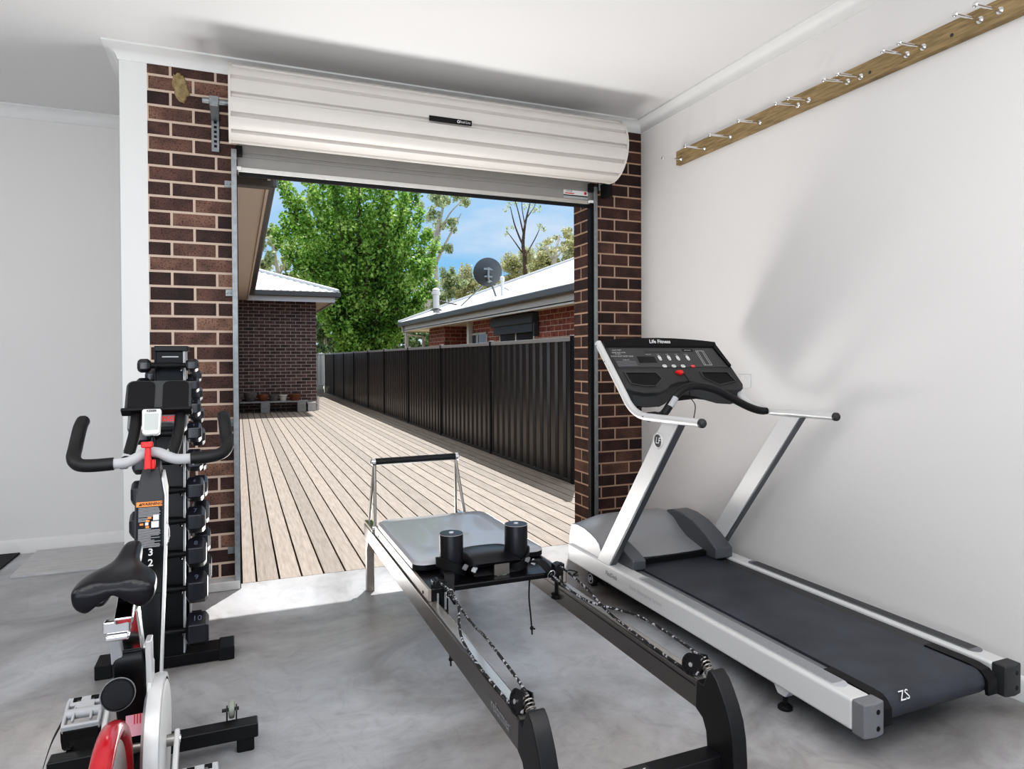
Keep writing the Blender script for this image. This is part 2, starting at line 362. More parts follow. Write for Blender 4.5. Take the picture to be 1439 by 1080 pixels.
# door wall run with external mitre at the nib, then back along the nib face
rings = [[V((XW-p, D-p, ZC-h)) for h, p in CV], [V((NX0-p, D-p, ZC-h)) for h, p in CV], [V((NX0-p, YL-p, ZC-h)) for h, p in CV]]
b.loft(rings, True); rings = [[V((NX0-p, YL-p, ZC-h)) for h, p in CV], [V((-5.2, YL-p, ZC-h)) for h, p in CV]]; b.loft(rings, True)
struct(b, 'trim_3', 'trim', sharp=50)
b = B(); b.loft([[V((XW-p, D-p, ZC-h)) for h, p in CV], [V((XW-p, -3.6, ZC-h)) for h, p in CV]]); struct(b, 'trim_4', 'trim', sharp=50)
SK = [(0, 0), (0, .014), (.085, .014), (.097, .006), (.1, 0)]
b = B(); b.loft([[V((XW-p, D, h)) for h, p in SK], [V((XW-p, -3.6, h)) for h, p in SK]]); struct(b, 'baseboard_right', 'trim', sharp=50)
b = B(); b.loft([[V((NX0, YL-p, h)) for h, p in SK], [V((-5.2, YL-p, h)) for h, p in SK]]); struct(b, 'baseboard_left', 'wall', sharp=50)
# deck outside: real boards with gaps over a slab coloured dark as gap shade (pattern of one surface)
b = B(); PITCHB = .1335; x = -.30
k = 0
while x < 3.34:
    if x + PITCHB > DL + .0: y0 = D+.016
    else: y0 = D+.31
    random.seed(k); cuts = [y0] + sorted(random.uniform(7, 27) for _ in range(2)) + [28.6]
    xs = max(x, DL+.004) if y0 < D+.2 else x
    for a, c in zip(cuts, cuts[1:]): b.box(xs+.006, x+PITCHB-.006, a+.002, c-.002, -.024, 0)
    x += PITCHB; k += 1
struct(b, 'floor_deck', 'deck', smooth=False)
b = B(); b.box(-.4, 3.4, D+.013, 28.8, -.2, -.03); struct(b, 'floor_gap_shade', 'deck_shade', smooth=False)
b = B(); b.box(-40, 60, 4.72, 120, -.5, -.21); struct(b, 'ground', 'ground', smooth=False)

# ------------------------------------------------------------------ small fixtures
o = B()
random.seed(3); c0 = at(254, 122, D)
ring = []
for k in range(22):
    t = 2*PI*k/22; ring.append((c0.x + .042*math.cos(t)*(1+.25*random.uniform(-1, 1)) + .012*math.sin(t)*-1, c0.z + .082*math.sin(t)*(1+.2*random.uniform(-1, 1))))
o.loft([[V((x, D+.001, z)) for x, z in ring], [V((c0.x+(x-c0.x)*.85, D-.008, c0.z+(z-c0.z)*.88)) for x, z in ring], [V((c0.x+(x-c0.x)*.4, D-.014, c0.z+(z-c0.z)*.5)) for x, z in ring]])
tag(o.build('mud_nest', 'nest'), 'rough tan patch of dried mud stuck high on the left brick pier', 'mud nest')
b = B(); b.box(-1.325, -.612, 5.06, 5.68, 0, .016); tag(b.build('floor_board', 'board', bevel=.002), 'thin pale grey board lying on the concrete at the foot of the left wall', 'board')
b = B(); b.prism([(-1.425, 5.68, 0), (-1.437, 5.27, 0), (-2.6, 5.2, 0), (-2.6, 5.68, 0)], (0, 0, .012)); tag(b.build('floor_mat', 'mat', bevel=.002), 'black floor mat against the left wall at the edge of the picture', 'mat')
ot = thing('power_outlet', 'white power outlet on the right wall behind the treadmill console', 'outlet', (XW, 3.265, 1.21))
b = B(); b.box(XW-.010, XW, 3.20, 3.315, 1.175, 1.255); b.build('cover_plate', 'slab', ot, bevel=.004)
for yy in (3.235, 3.285):
    b = B(); b.box(XW-.016, XW-.009, yy-.008, yy+.008, 1.225, 1.245); b.build('switch', 'white', ot, bevel=.002)
b = B(); pts = []
for k in range(12):
    t = k/11*1.6*PI; pts.append((1.955+.030*math.cos(t), 3.80+.055*math.sin(t)-.02, .004+.001*k/11))
b.tube([(1.93, 3.74, .004)]+pts, .0032, 8, smooth=3)
tag(b.build('cable_loop', 'black'), 'thin black cable loop on the floor at the front corner of the treadmill', 'cable')

# ------------------------------------------------------------------ roller door
rd = thing('roller_door', 'cream ribbed roller door rolled up above the brick doorway', 'roller door', (1.22, D, 0))
RX0, RX1, RY, RZ, RR = -.022, 2.455, 4.135, 2.808, .212
b = B(); prof = []
NR = 13
for i in range(NR):
    a0 = 2*PI*i/NR + .30; w = 2*PI/NR
    for f, r in ((.0, RR-.019), (.14, RR-.019), (.21, RR-.001), (.38, RR+.001), (.55, RR+.002), (.75, RR+.001), (.92, RR-.001)):
        prof.append((a0+f*w, r))
b.loft([[V((x, RY+r*math.cos(a), RZ+r*math.sin(a))) for a, r in prof] for x in (RX0, RX1)], False)
curtain = b.build('rolled_curtain', 'roller', rd, sharp=25)
for x, s in ((RX0, -1), (RX1, 1)):
    b = B(); b.lathe([(.188, 0), (RR+.004, 0), (RR+.004, .012), (.188, .012)], (x-s*.002, RY, RZ), (s, 0, 0), 72, False); b.lathe([(.001, .002), (.19, .004)], (x-s*.006, RY, RZ), (s, 0, 0), 48, False)
    b.build('end_ring', 'roller', rd)
b = B(); b.cyl((RX0-.145, RY, RZ), (RX0+.05, RY, RZ), .0165); b.build('axle', 'galv', rd)
b = B(); b.cyl((RX1-.05, RY, RZ), (RX1+.085, RY, RZ), .0165); b.build('axle', 'galv', rd)
for x in (RX0-.085, RX1+.05):
    b = B()
    b.box(x-.022, x+.022, D-.014, D, RZ-.215, RZ+.045); b.box(x-.022, x+.022, RY-.03, D-.006, RZ-.035, RZ-.019); b.box(x-.025, x+.025, RY-.03, RY+.03, RZ-.022, RZ+.022)
    br = b.build('wall_bracket', 'galv', rd, bevel=.003)
    b = B()
    for k in range(7): b.box(x-.008, x+.008, D-.0155, D-.013, RZ-.19+k*.028, RZ-.19+k*.028+.015)
    b.build('slot', 'black', br)
# hanging part of the curtain, bottom rail and seal
CYP = 4.338
b = B(); b.box(.012, 2.425, CYP, CYP+.006, 2.505, 2.80); 
for zz in (2.60, 2.575): b.box(.012, 2.425, CYP-.006, CYP, zz-.004, zz+.004)
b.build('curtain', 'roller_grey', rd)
b = B(); b.box(.014, 2.422, CYP-.012, CYP+.014, 2.478, 2.507); b.build('bottom_rail', 'alu', rd, bevel=.003)
b = B(); b.box(.02, 2.415, CYP-.004, CYP+.012, 2.455, 2.479); b.build('weather_seal', 'rubber', rd)
for x0, x1, y0 in ((-.022, .008, 4.288), (2.402, 2.430, 4.288)):
    s_ = -1 if x0 < 0 else 1
    b = B(); b.box(x0, x1, 4.288, 4.302, .0, 2.60)
    xo = (x0, x0+.006) if s_ < 0 else (x1-.006, x1)
    b.box(xo[0], xo[1], 4.302, D, .0, 2.60); b.box(x0, x1, 4.352, 4.364, 0, 2.6)
    tr = b.build('guide_track', 'galv', rd, bevel=.0015)
    b = B()
    xi = (x0+.010, x0+.034) if s_ < 0 else (x1-.05, x1-.012)
    b.box(xi[0], xi[1], 4.308, 4.35, 0, 2.48); b.build('slot_liner', 'black', tr)
    for zz in (2.41, 1.76, .98, .215):
        b = B(); xa, xb = (x0-.038, x0+.002) if s_ < 0 else (x1-.002, x1+.030)
        b.box(xa, xb, D-.010, D-.003, zz-.02, zz+.02); 
        for q in (.25, .75): b.cyl((xa+(xb-xa)*q, D-.015, zz), (xa+(xb-xa)*q, D-.006, zz), .006, seg=10)
        b.build('track_clip', 'galv', tr, bevel=.002)
    b = B(); xs = (x0+.022, x0+.062) if s_ < 0 else (x1-.06, x1-.02)
    b.box(xs[0], xs[1], 4.292, 4.332, 2.565, 2.625); b.build('door_stop', 'black', tr, bevel=.004)
    b = B(); xs = (x0+.012, x0+.055) if s_ < 0 else (x1-.062, x1-.006)
    b.box(xs[0], xs[1], 4.298, 4.322, 2.486, 2.503); b.build('rail_clip', 'white', tr, bevel=.003)
b = B(); b.box(2.46, 2.50, 4.20, 4.30, 2.52, 2.62); b.tube([(2.47, 4.2, 2.52), (2.475, 4.19, 2.49), (2.50, 4.2, 2.52)], .004, 8); b.build('lock_spring', 'black', rd, bevel=.006)
# black name plate on the roll, tangent to it
ang = math.radians(196)
pc = V((1.135, RY+(RR+.002)*math.cos(ang), RZ+(RR+.002)*math.sin(ang)))
def roll_at(px, py):
    d = CF + CR*((px-CX)/FPX) - CU*((py-CY)/FPX)
    A = d.y**2+d.z**2; Bq = 2*(d.y*(0-RY)+d.z*(CAMH-RZ)); Cq = RY**2+(CAMH-RZ)**2-(RR+.003)**2
    t = (-Bq-math.sqrt(Bq*Bq-4*A*Cq))/(2*A); return CAM+d*t
c1, c2 = roll_at(603, 166), roll_at(663, 173)
pc = (c1+c2)/2; rn = V((0, pc.y-RY, pc.z-RZ)).normalized(); ru = V((1, 0, 0)).cross(rn)*1.0
ru = rn.cross(V((1, 0, 0)))
hw = abs(c2.x-c1.x)/2
b = B(); b.obox(pc, (2*hw, .032, .006), (V((1, 0, 0)), ru, rn)); pl = b.build('name_plate', 'gloss_black', rd, bevel=.002)
tx = (1, 0, 0)
text('Steel-Line', .022, pc+V((hw*.66, 0, 0))+rn*.003, tx, ru, 'ink', pl, shear=.3, squeeze=.8)
b = B(); b.ring(pc+V((hw*.36, 0, 0))+rn*.004, rn, .007, .0022, 18, 6); b.build('emblem', 'ink', pl)
# sticker on the curtain
s0, s1 = at(792, 266, CYP-.002), at(826, 272, CYP-.002)
b = B(); b.box(s0.x, s1.x, CYP-.0015, CYP, 2.538, 2.574); st = b.build('warning_sticker', 'white', rd)
b = B(); b.box(s0.x, s1.x, CYP-.002, CYP-.0014, 2.530, 2.538); b.build('stripe', 'blackink', st)
text('DOOR', .016, (s0.x+.045, CYP-.0016, 2.563), tx, (0, 0, 1), 'blackink', st, shear=.2); 
b = B(); b.box(s0.x+.012, s0.x+.085, CYP-.0025, CYP-.0015, 2.545, 2.552); b.build('stripe', 'redink', st)
b = B(); b.lathe([(.011, 0), (.011, .001)], (s1.x-.02, CYP-.0015, 2.557), (0, -1, 0), 18); b.build('roundel', 'redink', st)
b = B(); b.box(s0.x, s1.x, CYP-.0015, CYP, 2.512, 2.529); b.build('warning_sticker', 'lgrey', rd)

# ------------------------------------------------------------------ peg rail on the right wall
PY0, PY1, PZ0, PZ1, PT = 3.89, .9, 2.69, 2.785, .036
pr = thing('coat_rail', 'rough timber rail with steel bolt pegs fixed high on the right wall', 'coat rail', (XW, 2.7, 2.74))
b = B(); b.box(XW-PT, XW, PY1, PY0, PZ0, PZ1); b.build('plank', 'plank', pr, bevel=.003)
def on_x(u, v, X):
    d = CF + CR*((u-CX)/FPX) - CU*((v-CY)/FPX); return CAM+d*(X/d.x)
bases = [(152, 597), (240, 558), (337, 513), (448, 460), (592, 395), (632, 375), (778, 307), (827, 288), (1000, 205), (1062, 177), (1275, 75), (1350, 40)]
heads = [(83, 592), (167, 548), (260, 505), (368, 452), (507, 387), (553, 367), (687, 298), (738, 277), (908, 190), (970, 160), (1180, 53), (1255, 17)]
extra = [(1.50, 2.76), (1.42, 2.74), (1.15, 2.75), (1.07, 2.75)]
def bolt(p, q):
    d = (q-p).normalized()
    b = B(); b.cyl(p-d*.002, q, .0062, seg=10); bo = b.build('bolt', 'chrome', pr)
    b = B(); b.lathe([(.011, 0), (.0115, .003), (.009, .006), (.004, .008)], q-d*.003, d, 14); b.build('bolt_head', 'chrome', bo)
    b = B(); b.lathe([(.0145, 0), (.0145, .0025), (.0095, .0025), (.0095, .008), (.006, .008)], p, V((-1, 0, 0)), 14); b.build('washer', 'chrome', bo)
for (a, c), (e, f) in zip(bases, heads):
    p = on_x(900+a/2.67, c/2.67, XW-PT); q0 = at(900+e/2.67, f/2.67, p.y); q = V((max(q0.x, XW-PT-.17), p.y, q0.z)); bolt(p, q)
for y, z in extra: bolt(V((XW-PT, y, z)), V((XW-PT-.12, y, z+.01)))
b = B()
for y in (3.35, 2.72, 2.35, 1.95):
    b.lathe([(.008, 0), (.008, .001)], (XW-PT, y, 2.725), (-1, 0, 0), 12)
b.build('screw_head', 'dgrey', pr)

# ------------------------------------------------------------------ treadmill
tm = thing('treadmill', 'silver treadmill with a dark console, parked along the right wall', 'treadmill', (2.3, 2.7, 0))
XA, XB, XC, XD = 1.91, 2.0, 2.63, 2.72
for xo, xi, lab in ((XA, XB, 'L'), (XD, XC, 'R')):
    x0, x1 = min(xo, xi), max(xo, xi)
    b = B(); b.box(x0, x1, 1.655, 3.755, .096, .205); rail = b.build('side_rail', 'silver', tm, bevel=.012, seg=3)
    b = B(); n = 9
    sx0, sx1 = (x0+.022, x1-.006) if lab == 'L' else (x0+.024, x1-.004)
    pts = []
    for k in range(9): t = PI+PI*k/8; pts.append(V(((sx0+sx1)/2+(sx1-sx0)/2*math.cos(t), 1.76+.03*math.sin(t), .2045)))
    for k in range(9): t = PI*k/8; pts.append(V(((sx0+sx1)/2+(sx1-sx0)/2*math.cos(t), 2.98+.03*math.sin(t), .2045)))
    b.prism(pts, (0, 0, .004)); sp = b.build('foot_strip', 'lgrey' if lab == 'L' else 'mgrey', rail, bevel=.001)  # right strip and ribs coloured darker for the angle of the light
    b = B()
    for k in range(9):
        xx = sx0+.006+(sx1-sx0-.012)*k/8; b.box(xx-.0012, xx+.0012, 1.76, 2.98, .2082, .2092)
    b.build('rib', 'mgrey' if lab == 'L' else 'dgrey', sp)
    b = B(); poly = [V((x0, 1.657, z)) for z in (0,)]
    pr_ = [(x0-.001, 1.657), (x1+.001, 1.657), (x1+.001, 1.606), ((x0+x1)/2, 1.599), (x0-.001, 1.606)]
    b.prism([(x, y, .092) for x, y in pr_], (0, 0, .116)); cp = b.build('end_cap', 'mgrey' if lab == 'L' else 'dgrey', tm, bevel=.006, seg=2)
    b = B()
    for zz in (.122, .178): b.cyl(((x0+x1)/2+.010, 1.5985, zz), ((x0+x1)/2+.010, 1.604, zz), .0085, seg=14)
    b.build('bolt_hole', 'black', cp)
text('FlexDeck', .034, (XA, 3.23, .155), (0, -1, 0), (0, 0, 1), 'mgrey', tm, squeeze=.95, bold=.0006)
text('Shock Absorption System', .030, (XA, 2.90, .152), (0, -1, 0), (0, 0, 1), 'lgrey', tm, squeeze=.95)
b = B(); b.box(XB, XC, 1.64, 3.4, .12, .172); b.build('deck_board', 'dgrey', tm)
for x0, x1 in ((XB-.002, 2.058), (2.532, XC+.002)):
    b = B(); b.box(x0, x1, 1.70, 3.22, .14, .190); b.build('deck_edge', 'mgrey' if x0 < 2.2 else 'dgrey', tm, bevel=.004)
prof = [(3.36, .201)]; 
for k in range(11): t = PI/2 + PI*k/10; prof.append((1.668+.047*math.cos(t), .154+.047*math.sin(t)))
prof += [(3.36, .107)]
b = B(); b.loft([[V((x, y, z)) for y, z in prof] for x in (2.052, 2.538)]); belt = b.build('running_belt', 'belt', tm, sharp=30)
text('ZS', .045, (2.12, 1.632, .186), (1, 0, 0), (0, .72, .69), 'ink', belt, shear=.4, lift=.006)
for x0, x1 in ((XB, 2.046), (2.540, 2.592)):
    b = B(); pr_ = [(1.86, .192), (1.86, .206), (1.68, .206), (1.638, .197), (1.613, .170), (1.610, .115), (1.622, .115), (1.628, .16), (1.648, .184), (1.68, .194)]
    b.loft([[V((x, y, z)) for y, z in pr_] for x in (x0, x1)]); b.build('belt_guard', 'black', tm, sharp=30)
# motor hood
side = [(3.77, .185), (3.768, .26), (3.745, .325), (3.67, .338), (3.58, .335), (3.50, .322), (3.44, .305), (3.40, .285), (3.375, .24), (3.37, .185)]
cen = [(3.775, .185), (3.775, .29), (3.75, .358), (3.68, .388), (3.60, .390), (3.53, .365), (3.47, .315), (3.40, .275), (3.225, .235), (3.215, .185)]
def lerp2(a, c, t): return [(p[0]+(q[0]-p[0])*t, p[1]+(q[1]-p[1])*t) for p, q in zip(a, c)]
b = B(); secs = []
for x, t in ((1.935, 0), (1.97, .12), (2.02, .5), (2.08, .88), (2.16, .97), (2.3, 1), (2.44, .98), (2.52, .94), (2.58, .7), (2.64, .35), (2.695, .15)):
    secs.append([V((x, y, z)) for y, z in lerp2(side, cen, t)])
b.loft(secs); hood = b.build('motor_hood', 'hood', tm, sharp=60)
b = B(); b.prism([(1.933, y, z) for y, z in side], (-.006, 0, 0)); b.build('cheek_panel', 'hood_side', hood, bevel=.003)
b = B(); b.box(2.06, 2.53, 3.20, 3.30, .19, .232); b.build('belt_slot', 'black', hood)
for x0, x1, pr_ in ((1.985, 2.072, [(3.13, .196), (3.13, .252), (3.22, .286), (3.31, .312), (3.35, .305), (3.35, .196)]), (2.535, 2.655, [(3.12, .20), (3.12, .262), (3.22, .325), (3.33, .376), (3.44, .402), (3.54, .405), (3.60, .39), (3.60, .2)])):
    b = B(); b.prism([(x0, y, z) for y, z in pr_], (x1-x0, 0, 0)); b.build('corner_shroud', 'shroud', tm, bevel=.008)
# uprights
for x0, x1 in ((1.913, 1.953), (2.655, 2.695)):
    b = B(); b.prism([(x0, 3.395, .2), (x0, 3.262, .2), (x0, 2.622, 1.05), (x0, 2.752, 1.05)], (x1-x0, 0, 0)); up = b.build('upright', 'silver', tm, bevel=.004)
    b = B(); b.prism([(x0+.004, 3.262, .2), (x0+.004, 3.2545, .2), (x0+.004, 2.6145, 1.05), (x0+.004, 2.622, 1.05)], (x1-x0-.004, 0, 0)); b.build('rear_strip', 'shroud', up)
ec = on_x(925, 619, 1.913)
ul = V((0, -.602, .799)).normalized()
b = B(); b.ring((1.911, ec.y, ec.z), (-1, 0, 0), .036, .0045, 28, 6); em = b.build('emblem', 'silver', tm)
b = B(); b.lathe([(.034, 0), (.034, .0015)], (1.9125, ec.y, ec.z), (-1, 0, 0), 28); b.build('emblem_disc', 'dgrey', em)
text('LF', .044, (1.911, ec.y, ec.z), (0, -1, 0), (0, 0, 1), 'white', em, shear=.2, lift=.001)
# handrails
HL, HR = 1.895, 2.69
for x in (HL, HR):
    b = B(); pts = [(x, 2.425, 1.070), (x, 2.65, 1.068), (x, 2.865, 1.066), (x, 2.955, 1.082), (x, 3.02, 1.118), (x, 3.07, 1.168), (x, 3.20, 1.300), (x, 3.345, 1.446)]
    if x == HR: pts[4:] = [(x, 3.035, 1.105), (x, 3.10, 1.145), (x, 3.245, 1.258), (x, 3.39, 1.398)]
    b.tube(pts, .0195, 16, smooth=5); hr = b.build('handrail', 'silver', tm, sharp=50)
    b = B(); b.ball((x, 2.422, 1.070), (.021, .016, .021)); b.cyl((x, 2.419, 1.07), (x, 2.432, 1.07), .0208); b.build('end_plug', 'dgrey', hr)
    b = B(); 
    for yy, zz in ((2.862, 1.066), (3.24, 1.34), (3.33, 1.43))[:3 if x == HL else 1]: b.cyl((x-.0205, yy, zz), (x-.015, yy, zz), .004, seg=10)
    b.build('bolt', 'black', hr)
gy = 2.87
pts = [(1.90, gy-.03, 1.066), (1.945, gy-.02, 1.068), (1.992, gy, 1.068), (2.020, gy, 1.090), (2.055, gy, 1.135), (2.095, gy, 1.178), (2.15, gy, 1.207), (2.225, gy, 1.212), (2.332, gy, 1.189), (2.44, gy, 1.142), (2.54, gy, 1.098), (2.61, gy, 1.075), (2.655, gy, 1.068)]
b = B(); b.tube(pts, .0205, 16, smooth=5); gb = b.build('grip_bar', 'foam', tm, sharp=50)
b = B(); b.cyl((2.655, gy, 1.068), (2.672, gy, 1.068), .019); b.cyl((1.895, gy-.03, 1.066), (1.94, gy-.022, 1.068), .024); b.build('clamp', 'black', gb)
b = B(); b.tube([(2.036, gy-.012, 1.112), (2.07, gy-.012, 1.157)], .0165, 12); b.build('sensor_plate', 'lgrey', gb)
# console
CN = V((0, -.714, .70)); CS = V((0, .70, .714))
def con(u, v, h=0.): return V((u*.973, 3.337, 1.445)) + CS*(v*.973) + CN*h
top = [(1.977, .007), (2.08, .019), (2.2, .028), (2.357, .031), (2.48, .028), (2.592, .020), (2.69, .010), (2.77, -.002)]
bot = [(2.79, -.168), (2.792, -.345), (2.775, -.378), (2.707, -.392), (2.61, -.381), (2.533, -.352), (2.486, -.326), (2.417, -.311), (2.338, -.317), (2.285, -.336), (2.235, -.37), (2.183, -.391), (2.083, -.393), (2.021, -.376), (1.975, -.352)]
b = B(); b.loft([[con(u, v, 0) for u, v in top+bot], [con(u+(2.37-u)*.01, v, -.03) for u, v in top+bot], [con(u+(2.37-u)*.06, v-.045, -.075) for u, v in top+bot]])
cs = b.build('console', 'dgrey', tm, bevel=.006, sharp=40)
b = B(); b.loft([[con(u, v, .001) for u, v in top] + [con(u, -.040, .001) for u, v in reversed(top)], [con(u, v, .018) for u, v in top] + [con(u, -.032, .010) for u, v in reversed(top)]]); lip = b.build('top_lip', 'black', cs, bevel=.003)
text('Life Fitness', .042, con(2.352, -.006, .016), (1, 0, 0), CS, 'white', lip, shear=.45, squeeze=.78, lift=.004, bold=.001)
b = B(); b.prism([con(u, v, .0005) for u, v in ((1.992, -.041), (2.735, -.043), (2.762, -.205), (1.992, -.198))], CN*.002); ov = b.build('overlay', 'overlay', cs)
b = B(); b.prism([con(u, v, .0) for u, v in ((2.738, -.043), (2.770, -.02), (2.785, -.2), (2.764, -.205))], CN*.012); b.build('side_lip', 'black', cs, bevel=.002)
b = B(); b.prism([con(u, v, .002) for u, v in ((2.152, -.114), (2.272, -.114), (2.270, -.165), (2.152, -.165))], CN*.0015); b.build('display', 'smoke', cs)
b = B(); b.prism([con(u, v, .002) for u, v in ((2.226, -.066), (2.475, -.070), (2.478, -.085), (2.223, -.082))], CN*.001); b.build('message_strip', 'dgrey', cs)
for i, (u, v) in enumerate([(2.306, -.127), (2.371, -.127), (2.434, -.128), (2.505, -.128), (2.308, -.193), (2.372, -.194), (2.436, -.195), (2.506, -.196)]):
    b = B(); w, h = (.010, .021) if i < 4 else (.015, .0115)
    pts = [con(u+w*math.cos(2*PI*k/20)*(1 if abs(math.cos(2*PI*k/20)) < .8 else .98), v+h*max(-.9, min(.9, 1.1*math.sin(2*PI*k/20))), .002) for k in range(20)]
    b.prism(pts, CN*.003); bt = b.build('button', 'redp' if i == 7 else 'white', cs)
    if i < 4:
        b = B(); 
        for dv in (-.01, .01): b.lathe([(.004, 0), (.004, .0006)], con(u, v+dv, .005), CN, 10)
        b.build('symbol', 'greyink', bt)
    elif i < 7: text(('MODE', 'CLEAR', 'ENTER')[i-4], .0085, con(u, v, .005), (1, 0, 0), CS, 'blackink', bt)
    else: text('STOP', .009, con(u, v, .005), (1, 0, 0), CS, 'white', bt)
for u, t in ((2.24, 'WORKOUT'), (2.305, 'TIME'), (2.37, 'LEVEL'), (2.434, 'SPEED'), (2.505, 'INCLINE')): text(t, .0075, con(u, -.098, .003), (1, 0, 0), CS, 'ink', cs)
for t, u, v, s in (('QUICK START', 2.04, -.062, .011), ('HEART RATE ZONE', 2.045, -.082, .012), ('FAT BURN', 2.035, -.094, .009), ('STAY IN YOUR TARGET ZONE', 2.055, -.112, .0125), ('ENTER AGE', 2.07, -.142, .009)): text(t, s, con(u, v, .003), (1, 0, 0), CS, 'ink', cs, squeeze=.85)
b = B()
for k in range(4): b.prism([con(u, -.155-.011*k+dv, .0026) for u, dv in ((2.0, 0), (2.13, 0), (2.13, .004), (2.0, .004))], CN*.0004)
b.build('fine_print', 'mgrey', cs)
b = B()
for du in (0, .012, .045, .057): b.prism([con(2.594+du+dd, v, .0026) for dd, v in ((0, -.068), (.0016, -.068), (.0016, -.188), (0, -.188))], CN*.0005)
for vv in (-.068, -.188): b.prism([con(u, vv+dv, .0026) for u, dv in ((2.594, 0), (2.652, 0), (2.652, .0016), (2.594, .0016))], CN*.0005)
b.build('track_diagram', 'ink', cs)
b = B(); b.prism([con(u, v, .002) for u, v in ((2.497, -.052), (2.575, -.052), (2.575, -.074), (2.497, -.074))], CN*.001); np_ = b.build('info_label', 'black', cs); text('LIFE PULSE', .010, con(2.536, -.063, .003), (1, 0, 0), CS, 'ink', np_)
for poly in (((2.012, -.236), (2.228, -.24), (2.247, -.29), (2.174, -.350), (2.09, -.345), (2.018, -.325)), ((2.532, -.242), (2.734, -.247), (2.752, -.325), (2.617, -.352), (2.53, -.292))):
    cu = sum(p[0] for p in poly)/len(poly); cv = sum(p[1] for p in poly)/len(poly)
    b = B(); b.loft([[con(u, v, .0005) for u, v in poly], [con(u, v, .006) for u, v in poly], [con(cu+(u-cu)*.93, cv+(v-cv)*.9, .006) for u, v in poly], [con(cu+(u-cu)*.93, cv+(v-cv)*.9, .001) for u, v in poly]], False); ch = b.build('tray_rim', 'overlay', cs)
    b = B(); b.prism([con(cu+(u-cu)*.94, cv+(v-cv)*.91, .001) for u, v in poly], CN*.001); b.build('tray_recess', 'black', ch)
b = B(); b.prism([con(u, v, .0) for u, v in ((2.352, -.243), (2.376, -.238), (2.402, -.240), (2.40, -.262), (2.38, -.268))], CN*.018); sk = b.build('safety_key', 'redp', cs, bevel=.003)
k0 = con(2.398, -.258, .012); b = B(); b.tube([k0, con(2.405, -.29, .012), con(2.408, -.33, .006), con(2.395, -.40, -.03), (2.30, 3.0, 1.10), (2.28, 2.99, 1.02)], .0026, 8, smooth=5); b.build('key_cord', 'black', sk)
b = B(); b.prism([con(u, v, -.072) for u, v in ((2.06, -.25), (2.7, -.25), (2.7, -.40), (2.5, -.36), (2.25, -.38), (2.06, -.42))], CN*-.035); b.build('console_underside', 'black', cs, bevel=.01)
# feet and wheels
for x in (1.955, 2.675):
    b = B(); b.lathe([(.028, 0), (.028, .008), (.020, .016), (.009, .018), (.009, .1)], (x, 2.0, 0), seg=20); ft = b.build('levelling_foot', 'rubber', tm)
    b = B(); b.prism([(x-.02, 2.0+.05, .098), (x-.02, 2.0-.05, .098), (x-.02, 2.0-.02, .055), (x-.02, 2.0+.02, .055)], (.04, 0, 0)); b.build('foot_bracket', 'silver', ft, bevel=.004)
    b = B(); b.lathe([(.030, -.014), (.042, -.012), (.044, 0), (.042, .012), (.030, .014)], (x+.005, 3.53, .044), (1, 0, 0), 24); wh = b.build('transport_wheel', 'rubber', tm)
    b = B(); b.ring((x-.011, 3.53, .044), (1, 0, 0), .026, .003, 24, 6); b.cyl((x-.014, 3.53, .044), (x+.02, 3.53, .044), .011, seg=14); b.build('hub', 'lgrey', wh)
    b = B(); b.box(x+.02, x+.03, 3.40, 3.56, .03, .1); b.build('wheel_bracket', 'black', tm, bevel=.003)
b = B(); b.box(XB, XC, 1.75, 3.70, .070, .122); b.build('underframe', 'black', tm, bevel=.004)

